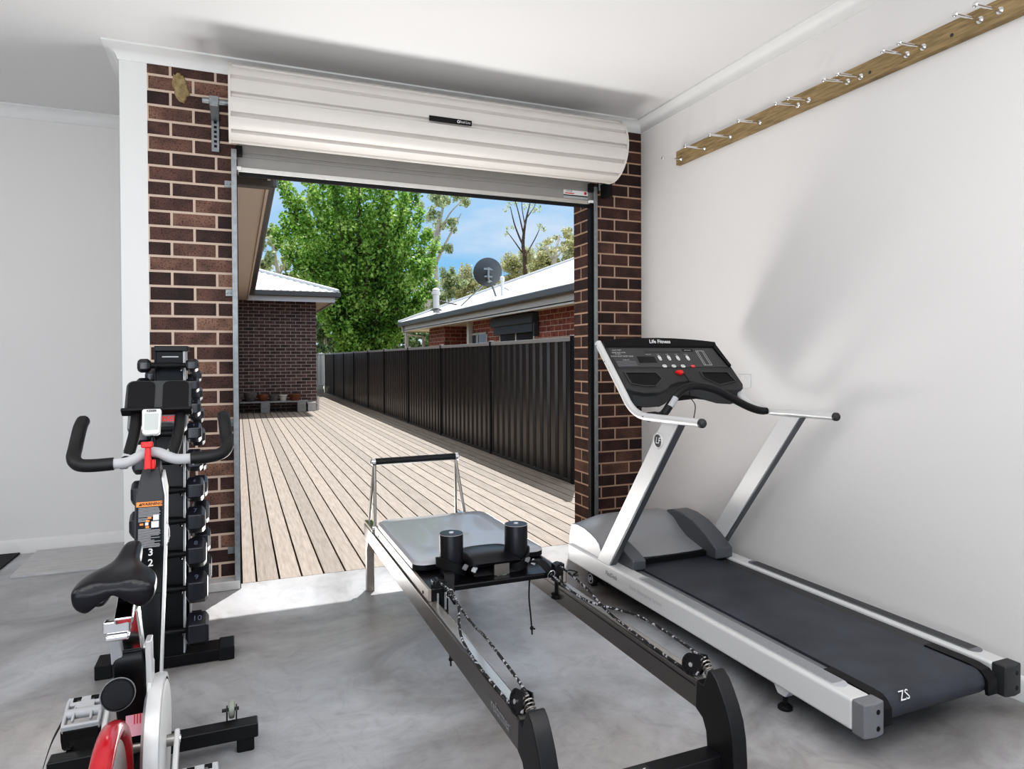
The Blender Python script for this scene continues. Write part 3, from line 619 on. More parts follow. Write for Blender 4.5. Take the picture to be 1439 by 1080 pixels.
# ------------------------------------------------------------------ pilates reformer
rf = thing('pilates_reformer', 'dark metal pilates reformer with a black vinyl carriage in the middle of the floor', 'pilates reformer', (1.0, 2.8, 0))
RL0, RL1, RR0, RR1 = .69, .738, 1.272, 1.32
ZB, ZT = .305, .387
for x0, x1 in ((RL0, RL1), (RR0, RR1)):
    b = B(); b.box(x0, x1, 1.63, 4.02, ZB, ZT); rl = b.build('side_rail', 'ref_rail', rf, bevel=.003)
    b = B(); b.box(x0+.010, x1-.006, 1.66, 4.0, ZT-.001, ZT+.002); b.build('track_strip', 'alu', rl)
    b = B(); xi = x1 if x0 == RL0 else x0-.0012
    b.box(xi, xi+.0012, 1.66, 3.98, ZT-.017, ZT-.014); b.build('groove', 'black', rl)
    ep = [(1.66, ZB), (1.655, ZT+.004), (1.625, ZT+.001), (1.612, ZT+.028), (1.602, .442), (1.588, .446), (1.565, .43), (1.545, .405), (1.523, .37), (1.505, .33), (1.495, .285), (1.49, .22), (1.49, 0), (1.605, 0), (1.607, .22), (1.612, .26), (1.628, .29)]
    b = B(); b.prism([(x0-.001, y, z) for y, z in ep], (x1-x0+.002, 0, 0)); b.build('end_plate', 'ref_end', rf, bevel=.004)
    b = B(); b.box(x0+.002, x1-.002, 3.945, 3.99, 0, ZB); lg = b.build('leg', 'ref_side', rf, bevel=.003)
    b = B(); b.prism([(x0+.002, 3.90, ZB), (x0+.002, 3.945, ZB-.06), (x0+.002, 3.945, ZB)], (x1-x0-.004, 0, 0)); b.build('gusset', 'ref_side', lg)
    # pulley at the near end
    px = (x0+x1)/2
    pc = V((px, 1.70, .415)); 
    pk = B(); pn = V((-1, -.12, .25)).normalized() if x0 == RL0 else V((-1, -.35, .25)).normalized()
    f1 = V((0, -.80, .6)); f1 = (f1-pn*f1.dot(pn)).normalized(); f2 = pn.cross(f1)
    poly = []
    for k in range(14): t = PI*.42 + 2*PI*.58*k/13; poly.append(pc + (f1*math.cos(t)+f2*math.sin(t))*.034)
    poly += [pc+f1*.05-f2*.012, pc+f1*.05+f2*.012]
    pk.prism([p+pn*.010 for p in poly], pn*.004); pk.prism([p-pn*.014 for p in poly], pn*.004); 
    pu = pk.build('pulley', 'ref_end', rf, bevel=.001)
    b = B(); b.lathe([(.027, -.008), (.020, 0), (.027, .008)], pc, pn, 24); b.build('sheave', 'black', pu)
    b = B(); b.cyl(pc-pn*.018, pc+pn*.018, .007, seg=12); b.build('axle', 'chrome', pu)
    b = B()
    for k in range(6): t = PI*.5+k*.55; b.lathe([(.0045, 0), (.0045, .0008)], pc+(f1*math.cos(t)+f2*math.sin(t))*.024+pn*.014, pn, 10)
    b.build('hole', 'black', pu)
    b = B(); sp0 = pc+f1*.042; sp1 = V((px, 1.605, .402)); dv = (sp1-sp0); dn = dv.normalized(); sa = dn.cross(V((1, 0, 0))).normalized(); sb = dn.cross(sa)
    b.tube([sp0+dv*(i/60)+(sa*math.cos(i*.66)+sb*math.sin(i*.66))*.0135 for i in range(61)], .0026, 6); b.build('spring', 'steel', pu)
text('reformer', .05, (RL0-.001, 1.785, .342), (0, -1, 0), (0, 0, 1), 'greyink', rf, squeeze=.82)
b = B(); b.box(RL1, RR0, 1.542, 1.602, .165, .222); cb = b.build('cross_bar', 'ref_end', rf, bevel=.003)
b = B(); b.box(.93, 1.05, 1.55, 1.595, .2215, .2235); lb = b.build('maker_plate', 'blackink', cb); text('reformer', .026, (.99, 1.572, .2236), (1, 0, 0), (0, 1, 0), 'ink', lb)
b = B(); b.box(RL1, RR0, 3.93, 3.99, .22, .30); b.build('cross_bar', 'ref_side', rf, bevel=.003)
# foot bar
FA, FB = at(526, 649, 3.90), at(640, 641, 3.90)
b = B(); b.cyl(FA, FB, .021); fb = b.build('foot_bar', 'foam', rf)
for p, s in ((FA, -1), (FB, 1)):
    b = B(); b.cyl(p-V((s*.004, 0, 0)), p+V((s*.014, 0, 0)), .023); b.ball(p+V((s*.014, 0, 0)), (.010, .018, .018)); b.build('end_collar', 'chrome', fb)
for p, x in ((FA, .715), (FB, 1.285)):
    for yy in (3.995, 3.80):
        b = B(); x1_ = p.x+(x-p.x)*.5 if x > 1 else x
        b.tube([(p.x, 3.90+(yy-3.9)*.08, p.z-.03), (p.x+(x1_-p.x), yy, ZT+.005)], .0095, 12); b.tube([(p.x, 3.90, p.z), (p.x, 3.90+(yy-3.9)*.08, p.z-.03)], .010, 10); b.build('foot_bar_strut', 'steel', fb)
    b = B(); b.box(x-.022, x+.022, 3.78, 4.02, ZT, ZT+.018); b.cyl((x-.016, 3.80, ZT+.02), (x+.016, 3.80, ZT+.02), .014, seg=12); b.build('foot_bar_bracket', 'chrome', fb, bevel=.002)
# carriage
CY0, CY1 = 2.60, 3.72
for x0, x1 in ((.698, .712), (1.298, 1.312)):
    b = B(); b.box(x0, x1, CY0, CY1, ZT+.004, .440); sd = b.build('carriage_side', 'ref_side', rf, bevel=.003)
    b = B()
    for yy in (CY0+.08, CY1-.1): b.cyl((x0-.003, yy, .405), (x0+.002, yy, .405), .007, seg=12)
    b.build('bolt', 'black', sd)
b = B(); b.box(.705, 1.305, CY0, 3.65, .418, .442); b.build('carriage_deck', 'gloss_black', rf, bevel=.008)
b = B()
def pad_ring(ins, z):
    x0, x1, y0, y1, r = .694+ins, 1.312-ins, 2.805+ins, 3.655-ins, .055
    pts = []
    for cx, cy, t0 in ((x1-r, y0+r, -PI/2), (x1-r, y1-r, 0), (x0+r, y1-r, PI/2), (x0+r, y0+r, PI)):
        for k in range(7): t = t0+PI/2*k/6; pts.append(V((cx+r*math.cos(t), cy+r*math.sin(t), z)))
    return pts
b.loft([pad_ring(.012, .442), pad_ring(.0, .452), pad_ring(.0, .474)]); pad = b.build('carriage_pad', 'vinyl', rf, sharp=50)
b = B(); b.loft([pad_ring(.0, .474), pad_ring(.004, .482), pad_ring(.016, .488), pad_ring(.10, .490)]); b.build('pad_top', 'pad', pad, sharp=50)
# head rest with label
b = B(); hx0, hx1 = .885, 1.135
secs = []
for k in range(13):
    t = k/12; x = hx0+(hx1-hx0)*t; e = math.sqrt(max(.0, 1-abs(2*t-1)**3.2)); secs.append([V((x, y, .472+.012+(z)*(.35+.65*e))) for y, z in ((2.665-.012*e, 0), (2.660-.02*e, .018), (2.68, .040), (2.74, .050), (2.82, .046), (2.87, .032), (2.89, .01), (2.88, 0))])
b.loft(secs); b.build('head_rest', 'vinyl', rf, sharp=60)
b = B(); b.prism([(hx0+.03, 2.66, .442), (hx1-.02, 2.66, .442), (hx1+.0, 2.70, .486), (hx0+.01, 2.70, .486)], (0, .14, 0)); hb = b.build('head_rest_base', 'gloss_black', rf, bevel=.006)
b = B(); p0, p1 = at(694, 797, 2.655), at(715, 797, 2.655); b.box(p0.x, p1.x, 2.648, 2.660, .444, .492); pl = b.build('maker_label', 'steel', hb)
text('PILATES', .012, ((p0.x+p1.x)/2, 2.648, .439), (1, 0, 0), (0, 0, 1), 'ink', pl)
# shoulder rests with straps
for (u, v), s in (((634, 748), -1), ((725, 735), 1)):
    tp = at(u, v, 2.72)
    b = B(); b.lathe([(.049, .442-tp.z), (.0505, .46-tp.z), (.0505, -.006), (.048, 0), (.012, .001)], tp, seg=32); sr = b.build('shoulder_rest', 'vinyl', rf, sharp=45)
    b = B(); b.ring(tp-V((0, 0, .003)), (0, 0, 1), .0495, .0016, 36, 6); b.build('piping', 'greyink', sr)
    b = B(); b.lathe([(.013, 0), (.010, .004), (.001, .005)], tp+V((0, 0, .0005)), seg=16); b.build('cap_button', 'chrome', sr)
    b = B(); rgs = []
    zc = .482
    for k in range(25):
        t = 2*PI*k/24; rr = .056+.004*math.sin(3*t); zz = zc+.028*math.sin(t*1+1.2)*s
        c = V((tp.x+rr*math.cos(t), tp.y+rr*math.sin(t), zz)); o_ = V((math.cos(t), math.sin(t), 0))
        rgs.append([c-V((0, 0, .022)), c+o_*.006-V((0, 0, .02)), c+o_*.008+V((0, 0, .02)), c+V((0, 0, .022))])
    b.loft(rgs, False); stp = b.build('strap', 'rubber', sr, sharp=60)
    # tail of the strap running to the rope clip, with two buckles
    e = at(632, 830, 2.585) if s < 0 else at(772, 804, 2.60)
    a_ = tp+V((s*.03, -.045, 0)); a_.z = .475
    mid = (a_+e)/2+V((0, -.01, .03))
    b = B(); pts = catmull([a_, mid, e+V((0, .01, .01)), e], 6); wv = V((1, .5*s, 0)).normalized()
    b.loft([[p-wv*.021-V((0, 0, .004)), p+wv*.021-V((0, 0, .004)), p+wv*.021+V((0, 0, .004)), p-wv*.021+V((0, 0, .004))] for p in pts]); b.build('strap_tail', 'rubber', sr, sharp=60)
    for q in ((.028, -.062, .492), (.052, -.074, .482)):
        b = B(); cc = V((tp.x+q[0]*(1 if s > 0 else 1.5), tp.y+q[1], q[2]))
        ax = V((.8, -.5, -.35)).normalized(); ay = V((.5, .85, .0)).normalized(); az = ax.cross(ay).normalized()
        b.obox(cc, (.020, .040, .013), (ax, ay, az)); b.build('buckle', 'lgrey' if q[0] > .04 else 'mgrey', stp, bevel=.002)
    b = B(); cc = e+V((s*.004, -.012, -.006)); rg = []
    for k in range(17): t = 2*PI*k/16; rg.append(cc+V((.016*math.cos(t), -.018*math.sin(t)*.6, .020*math.sin(t))))
    b.tube(rg, .0026, 8, cap=False); b.build('snap_ring', 'chrome', stp)
    # rope guide block and adjustment knob at the front corner of the carriage
    gx = .745 if s < 0 else 1.285
    g0 = V((gx, CY0+.025, .452))
    b = B(); b.obox(g0, (.05, .035, .034)); b.cyl(g0+V((0, -.022, .0)), g0+V((0, .02, .0)), .022, seg=18); gd = b.build('rope_guide', 'ref_end', rf, bevel=.004)
    b = B(); b.cyl((gx+.012*(-s), CY0+.012, .44), (gx+.012*(-s), CY0+.012, .335), .011, seg=14); b.lathe([(.026, 0), (.028, .006), (.026, .016), (.012, .018)], (gx+.012*(-s), CY0+.012, .325), seg=20); b.build('clamp_knob', 'black', gd)
    b = B(); b.obox((gx+.02*s, CY0+.012, .398), (.02, .02, .07)); b.build('clamp_jaw', 'black', gd, bevel=.003)
    # ropes
    pc = V((RL0+.024 if s < 0 else RR0+.024, 1.70, .415))
    b = B(); b.tube([g0+V((0, -.02, .012)), g0+V((.002, -.25, .012 if s < 0 else -.012)), pc+V((-.016, .45, -.010)), pc+V((-.012, .02, -.024)), pc+V((-.004, -.03, .0))], .0048, 8, smooth=6); b.build('rope', 'rope', rf)
    b = B(); b.tube([cc, cc+V((.006*s, -.3, -.012)), pc+V((.030, .35, .035 if s < 0 else .02)), pc+V((.014, .0, .030)), pc+V((.004, -.034, .010))], .0048, 8, smooth=6); b.build('rope', 'rope', rf)
    b = B(); b.cyl(cc+V((0, -.012, -.006)), cc+V((.002*s, -.075, -.012)), .0075, seg=10); b.build('rope_whipping', 'black', rf)
    # loose cord hanging under the carriage
    c_ = at(630, 826, 2.66) if s < 0 else at(744.5, 815, 2.63)
    zt = .205 if s > 0 else .12
    b = B(); b.tube([(c_.x, c_.y, .43), (c_.x-.004, c_.y, .34), (c_.x+.002, c_.y-.005, zt+.05), (c_.x+.006, c_.y-.004, zt)], .0036, 8, smooth=5)
    b.ball((c_.x+.007, c_.y-.004, zt), .009, 10, 6); b.tube([(c_.x+.007, c_.y-.004, zt), (c_.x+.020, c_.y-.01, zt-.004)], .0035, 6); b.tube([(c_.x+.007, c_.y-.004, zt), (c_.x+.008, c_.y-.004, zt-.028)], .0035, 6); b.build('hanging_cord', 'rubber', rf)

# ------------------------------------------------------------------ dumbbell rack
rk = thing('dumbbell_rack', 'black upright dumbbell rack on two flat feet in front of the left brick pier', 'dumbbell rack', (-.29, 3.55, 0))
def fy(z): return 3.315 + .155*(z/1.42)
def ry_(z): return 3.80 - .17*(z/1.42)
for y0, y1 in ((3.30, 3.42), (3.72, 3.84)):
    fx0, fx1 = (-.572, -.022) if y0 < 3.5 else (-.40, -.18)
    b = B(); b.box(fx0+.06, fx1-.06, y0, y1, .006, .056); ft = b.build('foot_bar', 'gloss_black', rk, bevel=.004)
    for x0, x1 in ((fx0, fx0+.065), (fx1-.065, fx1)):
        b = B(); b.box(x0, x1, y0-.003, y1+.003, 0, .062); b.build('rubber_end', 'rubber', ft, bevel=.005)
for f, sg in ((fy, 1), (ry_, -1)):
    b = B(); b.prism([(-.344, f(.05), .05), (-.344, f(1.40), 1.40), (-.344, f(1.40)+sg*.022, 1.40), (-.344, f(.05)+sg*.022, .05)], (.112, 0, 0)); b.build('post_panel', 'gloss_black', rk, bevel=.003)
    for x0 in (-.350, -.232):
        b = B(); b.prism([(x0, f(.05)-sg*.004, .05), (x0, f(1.41)-sg*.004, 1.41), (x0, f(1.41)+sg*.05, 1.41), (x0, f(.05)+sg*.05, .05)], (.008, 0, 0)); b.build('side_flange', 'lgrey' if x0 > -.3 else 'gloss_black', rk, bevel=.0015)
b = B(); b.prism([(-.35, fy(1.40)-.012, 1.40), (-.35, fy(1.40)-.012, 1.425), (-.35, ry_(1.40)+.012, 1.425), (-.35, ry_(1.40)+.012, 1.40)], (.14, 0, 0)); tp_ = b.build('top_cap', 'gloss_black', rk, bevel=.004)
b = B(); b.box(-.318, -.25, fy(1.39)-.0045, fy(1.39)-.0005, 1.372, 1.378); b.build('slot', 'lgrey', tp_)
b = B(); b.box(-.31, -.25, 3.40, 3.74, .01, .05); b.build('base_beam', 'gloss_black', rk, bevel=.003)
ORD = ['lowest', 'second', 'third', 'fourth', 'fifth', 'sixth', 'seventh', 'eighth', 'ninth', 'top']
ZF = [.165, .345, .495, .640, .775, .905, 1.03, 1.14, 1.245, 1.335]
def dumbbell(y, z, i, front):
    t = i/9; dia = .132-.076*t; w = .092-.038*t
    r = dia/2/math.cos(PI/6)
    side = 'front' if front else 'back'
    lab = 'black hex dumbbell on the %s of the rack, %s' % (side, 'lowest rung' if i == 0 else 'top rung' if i == 9 else ORD[i]+' rung from the floor')
    if not front: lab = 'black hex dumbbell behind the front one on the %s' % ('top rung' if i == 9 else ORD[i]+' rung from the floor')
    d = thing('dumbbell', lab, 'dumbbell', (-.288, y, z), 'hex dumbbells on the upright rack')
    xi = .070; 
    b = B(); b.tube([(-.288-xi-.004, y, z), (-.288-.045, y, z), (-.288-.02, y, z), (-.288, y, z), (-.288+.02, y, z), (-.288+.045, y, z), (-.288+xi+.004, y, z)], [.012, .012, .014, .0155, .014, .012, .012], 12); b.build('handle', 'black', d)
    for s in (-1, 1):
        b = B(); c = V((-.288+s*xi, y, z)); rings = []
        for h, k in ((0, .62), (.012, .97), (.016, 1), (w-.016, 1), (w-.011, .97), (w, .72)):
            rings.append([c+V((s*h, r*k*math.cos(PI/6+PI/3*q+PI/6*0), r*k*math.sin(PI/6+PI/3*q))) for q in range(6)])
        b.loft(rings); hd = b.build('head', 'hex', d, bevel=.004, sharp=25)
        if s > 0 and front:
            nn = V((0, -math.cos(PI/3), math.sin(PI/3))); 
            text(str([10, 9, 8, 7, 6, 5, 4, 3, 2, 1][i]), dia*.30, c+V((s*w/2, 0, 0))+nn*(dia/2), (1, 0, 0), nn.cross(V((1, 0, 0))), 'hexface', hd, 'weight_number', lift=.001)
    return d
for i, z in enumerate(ZF): 
    r_ = (.150-.088*i/9)/2
    dumbbell(fy(z)-.030-.3*r_*0-.012, z, i, True)
for i, z in list(enumerate(ZF))[1:]:
    z2 = z-.055 if i else z-.03
    dumbbell(ry_(z2)+.042, z2 if z2 > .12 else .12, i, False)
for f, sg, dz in ((fy, -1, 0), (ry_, 1, -.055)):
    for i, z in enumerate(ZF):
        zz = max(z+dz if i or not dz else z-.03, .12)
        for x in (-.338, -.238):
            b = B(); yb = f(zz); yc = yb+sg*.042
            b.tube([(x, yb+sg*-.004, zz-.018), (x, yc-sg*.004, zz-.0215), (x, yc+sg*.014, zz-.016), (x, yc+sg*.019, zz-.002)], .0055, 8, smooth=3); b.build('cradle', 'gloss_black', rk)

# ------------------------------------------------------------------ indoor bike
bk = thing('exercise_bike', 'black and silver indoor cycling bike with a red rear wheel guard, facing the brick pier', 'exercise bike', (-.27, 2.1, 0))
BX = -.258
# front stabiliser with pads and transport wheels
b = B(); b.box(-.565, .058, 2.492, 2.552, .046, .096); fs = b.build('front_stabiliser', 'ref_end', bk, bevel=.005)
for x0, x1 in ((-.555, -.50), (-.012, .045)):
    b = B(); b.box(x0, x1, 2.497, 2.548, 0, .048); b.build('foot_pad', 'rubber', fs, bevel=.006)
for x in (-.47, -.028):
    b = B(); b.lathe([(.020, -.010), (.029, -.008), (.031, 0), (.029, .008), (.020, .010)], (x, 2.585, .116), (1, 0, 0), 24); w = b.build('transport_wheel', 'wheel', fs)
    b = B(); b.cyl((x-.032, 2.585, .116), (x+.024, 2.585, .116), .006, seg=10); b.box(x-.018, x-.013, 2.55, 2.60, .085, .125); b.box(x+.013, x+.018, 2.55, 2.60, .085, .125); b.build('axle_bracket', 'dgrey', w)
b = B(); b.box(-.56, .04, 1.42, 1.49, .046, .096); rs = b.build('rear_stabiliser', 'ref_end', bk, bevel=.005)
for x0, x1 in ((-.55, -.49), (-.03, .03)):
    b = B(); b.box(x0, x1, 1.43, 1.48, 0, .048); b.build('foot_pad', 'rubber', rs, bevel=.006)
b = B(); b.prism([(BX-.035, 1.45, .05), (BX-.035, 2.52, .05), (BX-.035, 2.52, .10), (BX-.035, 1.45, .10)], (.07, 0, 0)); b.build('base_beam', 'ref_end', bk, bevel=.01)
# handlebar post: lower tube, sleeve with label, number scale
def pl(z): return 2.405 - .215*(1.0-z)   # rear face of the post
b = B()
def post_ring(z, w0, w1, dep, dy=0.): 
    y = pl(z)+dy; return [V((w0, y, z)), V((w1, y, z)), V((w1, y+dep, z+.02)), V((w0, y+dep, z+.02))]
b.loft([post_ring(.06, -.288, -.228, .07), post_ring(.66, -.288, -.220, .06)]); po = b.build('handlebar_post', 'gloss_black', bk, bevel=.006)
b = B(); b.loft([post_ring(.30, -.2275, -.2205, .055, -.003), post_ring(.66, -.2195, -.2125, .055, -.003), post_ring(.79, -.217, -.210, .055, -.003)]); b.build('edge_trim', 'silver', po, bevel=.002)
b = B(); b.loft([post_ring(.64, -.292, -.2195, .058, -.001), post_ring(.79, -.292, -.2175, .058, -.001)]); b.build('scale_tube', 'gloss_black', po, bevel=.004)
b = B(); b.loft([post_ring(.775, -.299, -.217, .066, -.006), post_ring(.93, -.299, -.217, .066, -.006), post_ring(.975, -.288, -.224, .062, -.006), post_ring(1.02, -.276, -.232, .055, -.006)]); sl = b.build('post_sleeve', 'dgrey', po, bevel=.005)
b = B(); b.loft([post_ring(.765, -.217, -.2095, .06, -.004), post_ring(.93, -.217, -.2095, .06, -.004), post_ring(.985, -.226, -.219, .055, -.004)]); b.build('edge_trim', 'silver', sl, bevel=.002)
PU = V((0, .215, 1)).normalized(); PX = V((1, 0, 0)); PN = PX.cross(PU)
def pp(x, z, lift=0.): return V((x, pl(z), z))+PN*lift
for t, z in (('3', .763), ('2', .732), ('1', .701)): text(t, .030, pp(-.253, z, .003), PX, PU, 'ink', po, 'scale_number', bold=.0006)
lw = .036
b = B(); b.prism([pp(-.258-lw, .778, .006), pp(-.258+lw, .778, .006), pp(-.258+lw, .905, .006), pp(-.258-lw, .905, .006)], PN*.0012); wl = b.build('warning_label', 'gloss_black', sl)
b = B(); b.prism([pp(-.258-lw, .900, .0075), pp(-.258+lw, .900, .0075), pp(-.258+lw, .915, .0075), pp(-.258-lw, .915, .0075)], PN*.0008); wb = b.build('warning_band', 'orange', wl)
text('\u26a0 WARNING'.replace('\u26a0 ', ''), .0125, pp(-.252, .9075, .0083), PX, PU, 'blackink', wb, bold=.0003)
b = B(); b.prism([pp(-.288, .903, .0085), pp(-.279, .903, .0085), pp(-.2835, .911, .0085)], PN*.0004); b.build('warning_triangle', 'blackink', wb)
b = B(); random.seed(5)
def line(z, x0, x1, h=.0022): b.prism([pp(x0, z, .0073), pp(x1, z, .0073), pp(x1, z+h, .0073), pp(x0, z+h, .0073)], PN*.0003)
for k in range(7): line(.895-k*.0042, -.288, -.288+random.uniform(.045, .062))
for k in range(3): line(.864-k*.0042, -.288, -.262)
for k in range(15): line(.832-k*.0038, -.288, -.288+random.choice((.062, .060, .058, .035, .045)))
b.build('fine_print', 'greyink', wl)
b = B()
for x0, x1, z0, z1 in ((-.247, -.231, .858, .874), (-.252, -.231, .836, .855), (-.269, -.260, .844, .853)): b.prism([pp(x0, z0, .0073), pp(x1, z0, .0073), pp(x1, z1, .0073), pp(x0, z1, .0073)], PN*.0004)
b.build('diagram', 'ink', wl)
b = B()
for x, z in ((-.257, .866), (-.262, .857), (-.279, .848), (-.263, .839)): b.obox(pp(x, z, .0076), (.010, .0006, .006), (PX, PN, PU))
b.build('diagram_arrow', 'orange', wl)
# handlebars
HY = 2.42
b = B(); b.tube([(-.362, HY, 1.036), (-.325, HY, 1.038), (-.298, HY, 1.050), (-.275, HY+.005, 1.064), (-.255, HY+.008, 1.066), (-.232, HY+.005, 1.062), (-.205, HY, 1.048), (-.18, HY, 1.040), (-.142, HY, 1.040)], .0165, 14, smooth=4); hb = b.build('handlebar', 'lgrey', bk, sharp=50)
for xs in ((-.405, -.318), (-.19, -.14)):
    b = B(); b.box(xs[0]+.06, xs[1], HY-.012, HY+.02, 1.018, 1.034); b.build('clamp_shoe', 'mgrey', hb, bevel=.006)
for pts in ([(-.36, HY, 1.036), (-.42, HY, 1.034), (-.455, HY+.008, 1.038), (-.474, HY+.035, 1.055), (-.476, HY+.075, 1.085), (-.472, HY+.12, 1.14), (-.468, HY+.145, 1.160)],
            [(-.142, HY, 1.040), (-.09, HY, 1.042), (-.055, HY+.01, 1.048), (-.036, HY+.035, 1.062), (-.036, HY+.075, 1.09), (-.042, HY+.12, 1.145), (-.046, HY+.145, 1.163)]):
    b = B(); b.tube(pts, [.0203]*(6*6+1), 16, smooth=6); g = b.build('grip', 'foam', hb, sharp=50)
    b = B(); e = V(pts[-1]); b.ball(e, (.0204, .0204, .0204), 14, 8); b.build('grip_end', 'foam', g)
for x0, xm, x1 in ((-.325, -.318, -.314), (-.202, -.190, -.184)):
    b = B(); b.tube([(x0, HY+.01, 1.045), (xm, HY+.055, 1.085), (x1, HY+.10, 1.125), (x1+(.002 if x1 > -.25 else -.002), HY+.17, 1.175)], .0175, 14, smooth=5); ab = b.build('aero_bar', 'foam', hb, sharp=50)
    b = B(); b.tube([(x0, HY+.01, 1.045), (x0+(xm-x0)*.3, HY+.030, 1.060)], .0182, 14); b.build('collar', 'lgrey', ab)
# bridge with the red lettering and the tablet tray
TU = V((0, .50, .866)); TN = PX.cross(TU)
def tr_(x, t, lift=0.): return V((x, 2.565, 1.117)) + TU*t + TN*lift
b = B(); poly = [(-.342, .012), (-.334, .002), (-.306, .002), (-.300, .020), (-.292, .026), (-.208, .026), (-.200, .020), (-.194, .002), (-.170, .002), (-.162, .012), (-.162, .062), (-.342, .062)]
b.prism([tr_(x, t, -.02) for x, t in poly], TN*.034); bd = b.build('bridge', 'mgrey', hb, bevel=.006)
text('KEISER', .026, tr_(-.232, .040, .014), PX, TU, 'redp', bd, shear=.3, bold=.0008, squeeze=1.1)
def rr(x0, x1, t0, t1, r, n=5):
    pts = []
    for cx, ct, a0 in ((x1-r, t0+r, -PI/2), (x1-r, t1-r, 0), (x0+r, t1-r, PI/2), (x0+r, t0+r, PI)):
        for k in range(n+1): a = a0+PI/2*k/n; pts.append((cx+r*math.cos(a), ct+r*math.sin(a)))
    return pts
SK0, SK1 = -.352, -.152
b = B(); b.loft([[tr_(x+(x+.252)*.03*(1-(t-.06)/.14), t, 0.) for x, t in rr(SK0, SK1, .058, .192, .022)], [tr_(x+(x+.252)*.03*(1-(t-.06)/.14), t, .012) for x, t in rr(SK0, SK1, .058, .192, .022)]])
ty = b.build('tablet_tray', 'dgrey', bk, bevel=.003, sharp=45)
for x0, x1 in ((-.346, -.264), (-.240, -.158)):
    b = B(); b.prism([tr_(x, t, .012) for x, t in rr(x0, x1, .070, .188, .020)], TN*.0015); b.build('tray_panel', 'smoke', ty)
b = B(); b.loft([[tr_(x, .056, .010), tr_(x, .060, .046), tr_(x, .072, .046), tr_(x, .070, .010)] for x in (-.360, -.335, -.17, -.144)]); b.build('tray_ledge', 'black', ty, bevel=.004)
# display
DC = V((-.262, 2.50, 1.157)); DU = V((0, .35, .94)).normalized(); DN = PX.cross(DU)
def ds(x, t, l=0.): return DC + PX*x + DU*t + DN*l
b = B(); b.loft([[ds(x*k, t*k, l) for x, t in ((-.026, -.040), (-.018, -.046), (.018, -.046), (.026, -.040), (.0285, .036), (.025, .042), (-.025, .042), (-.0285, .036))] for k, l in ((.9, -.014), (1, -.008), (1, .006), (.95, .010))]); dp = b.build('display', 'white', bk, bevel=.002, sharp=40)
b = B(); b.prism([ds(x, t, .0098) for x, t in rr(-.0205, .0205, -.030, .026, .003)], DN*.0012); b.build('screen', 'lcd', dp)
text('KEISER', .010, ds(0, .034, .010), PX, DU, 'blackink', dp, bold=.0004, lift=.0012)
b = B(); b.tube([ds(.004, -.046, 0), ds(.008, -.075, -.01), ds(.010, -.10, .0)], .0016, 6, smooth=4); b.build('display_lead', 'black', dp)
# red resistance lever
b = B(); b.obox((-.262, HY-.030, 1.052), (.020, .018, .074), (PX, V((0, 1, -.15)).normalized(), V((0, .15, 1)).normalized()), taper=.8); b.obox((-.264, HY-.028, 1.094), (.034, .018, .018)); b.obox((-.252, HY-.018, 1.030), (.020, .022, .030)); lv = b.build('resistance_lever', 'redp', bk, bevel=.004)
b = B(); b.cyl((-.26, HY-.05, 1.012), (-.26, HY-.02, 1.016), .008, seg=12); b.build('lever_bolt', 'dgrey', lv)
b = B(); b.tube([(-.213, pl(.86), .86), (-.203, pl(.83), .83), (-.203, pl(.80), .80), (-.215, pl(.765), .765)], .0018, 6, smooth=4); b.build('cable', 'chrome', bk)
# saddle
sd_secs = []
SA, SB = V((-.292, 1.925, .79)), V((-.278, 2.215, .822))
prof_w = [(0, .084, .062, .0), (.05, .094, .072, .003), (.18, .0935, .078, .005), (.30, .080, .070, .002), (.42, .056, .058, -.004), (.54, .036, .050, -.004), (.68, .029, .046, .000), (.82, .027, .044, .004), (.92, .024, .042, .005), (.975, .017, .034, .001), (1.0, .007, .02, -.006)]
for t, w, h, dz in prof_w:
    c = SA + (SB-SA)*t; ring_ = []
    for k in range(24):
        a = 2*PI*k/24; ca, sa_ = math.cos(a), math.sin(a)
        x = w*math.copysign(abs(ca)**.75, ca)
        if sa_ >= 0:
            z = .022*abs(sa_)**.8 + (.004*abs(ca) if t < .45 else 0) - (.010 if t < .4 else .004)*math.exp(-(x/.02)**2)
            z += -.014*(abs(x)/.09)**2
        else:
            z = -h*abs(sa_)**.55*(1. if abs(ca) > .45 or t > .5 else .30)
        ring_.append(c + V((x, (-.012*abs(math.cos(a))**2 if t < .1 else 0), z+dz)))
    sd_secs.append(ring_)
b = B(); b.loft(sd_secs); sd = b.build('saddle', 'vinyl', bk, sharp=70)
sub = sd.modifiers.new('subdivision', 'SUBSURF'); sub.levels = 1; sub.render_levels = 2
for x in (-.022, .022):
    b = B(); b.tube([SA+V((x*1.9, .03, -.045)), SA+V((x*1.6, .09, -.062)), SA+V((x*1.3, .17, -.058)), SB+V((x*.5, -.03, -.03))], .0042, 8, smooth=5); b.build('saddle_rail', 'black', sd)
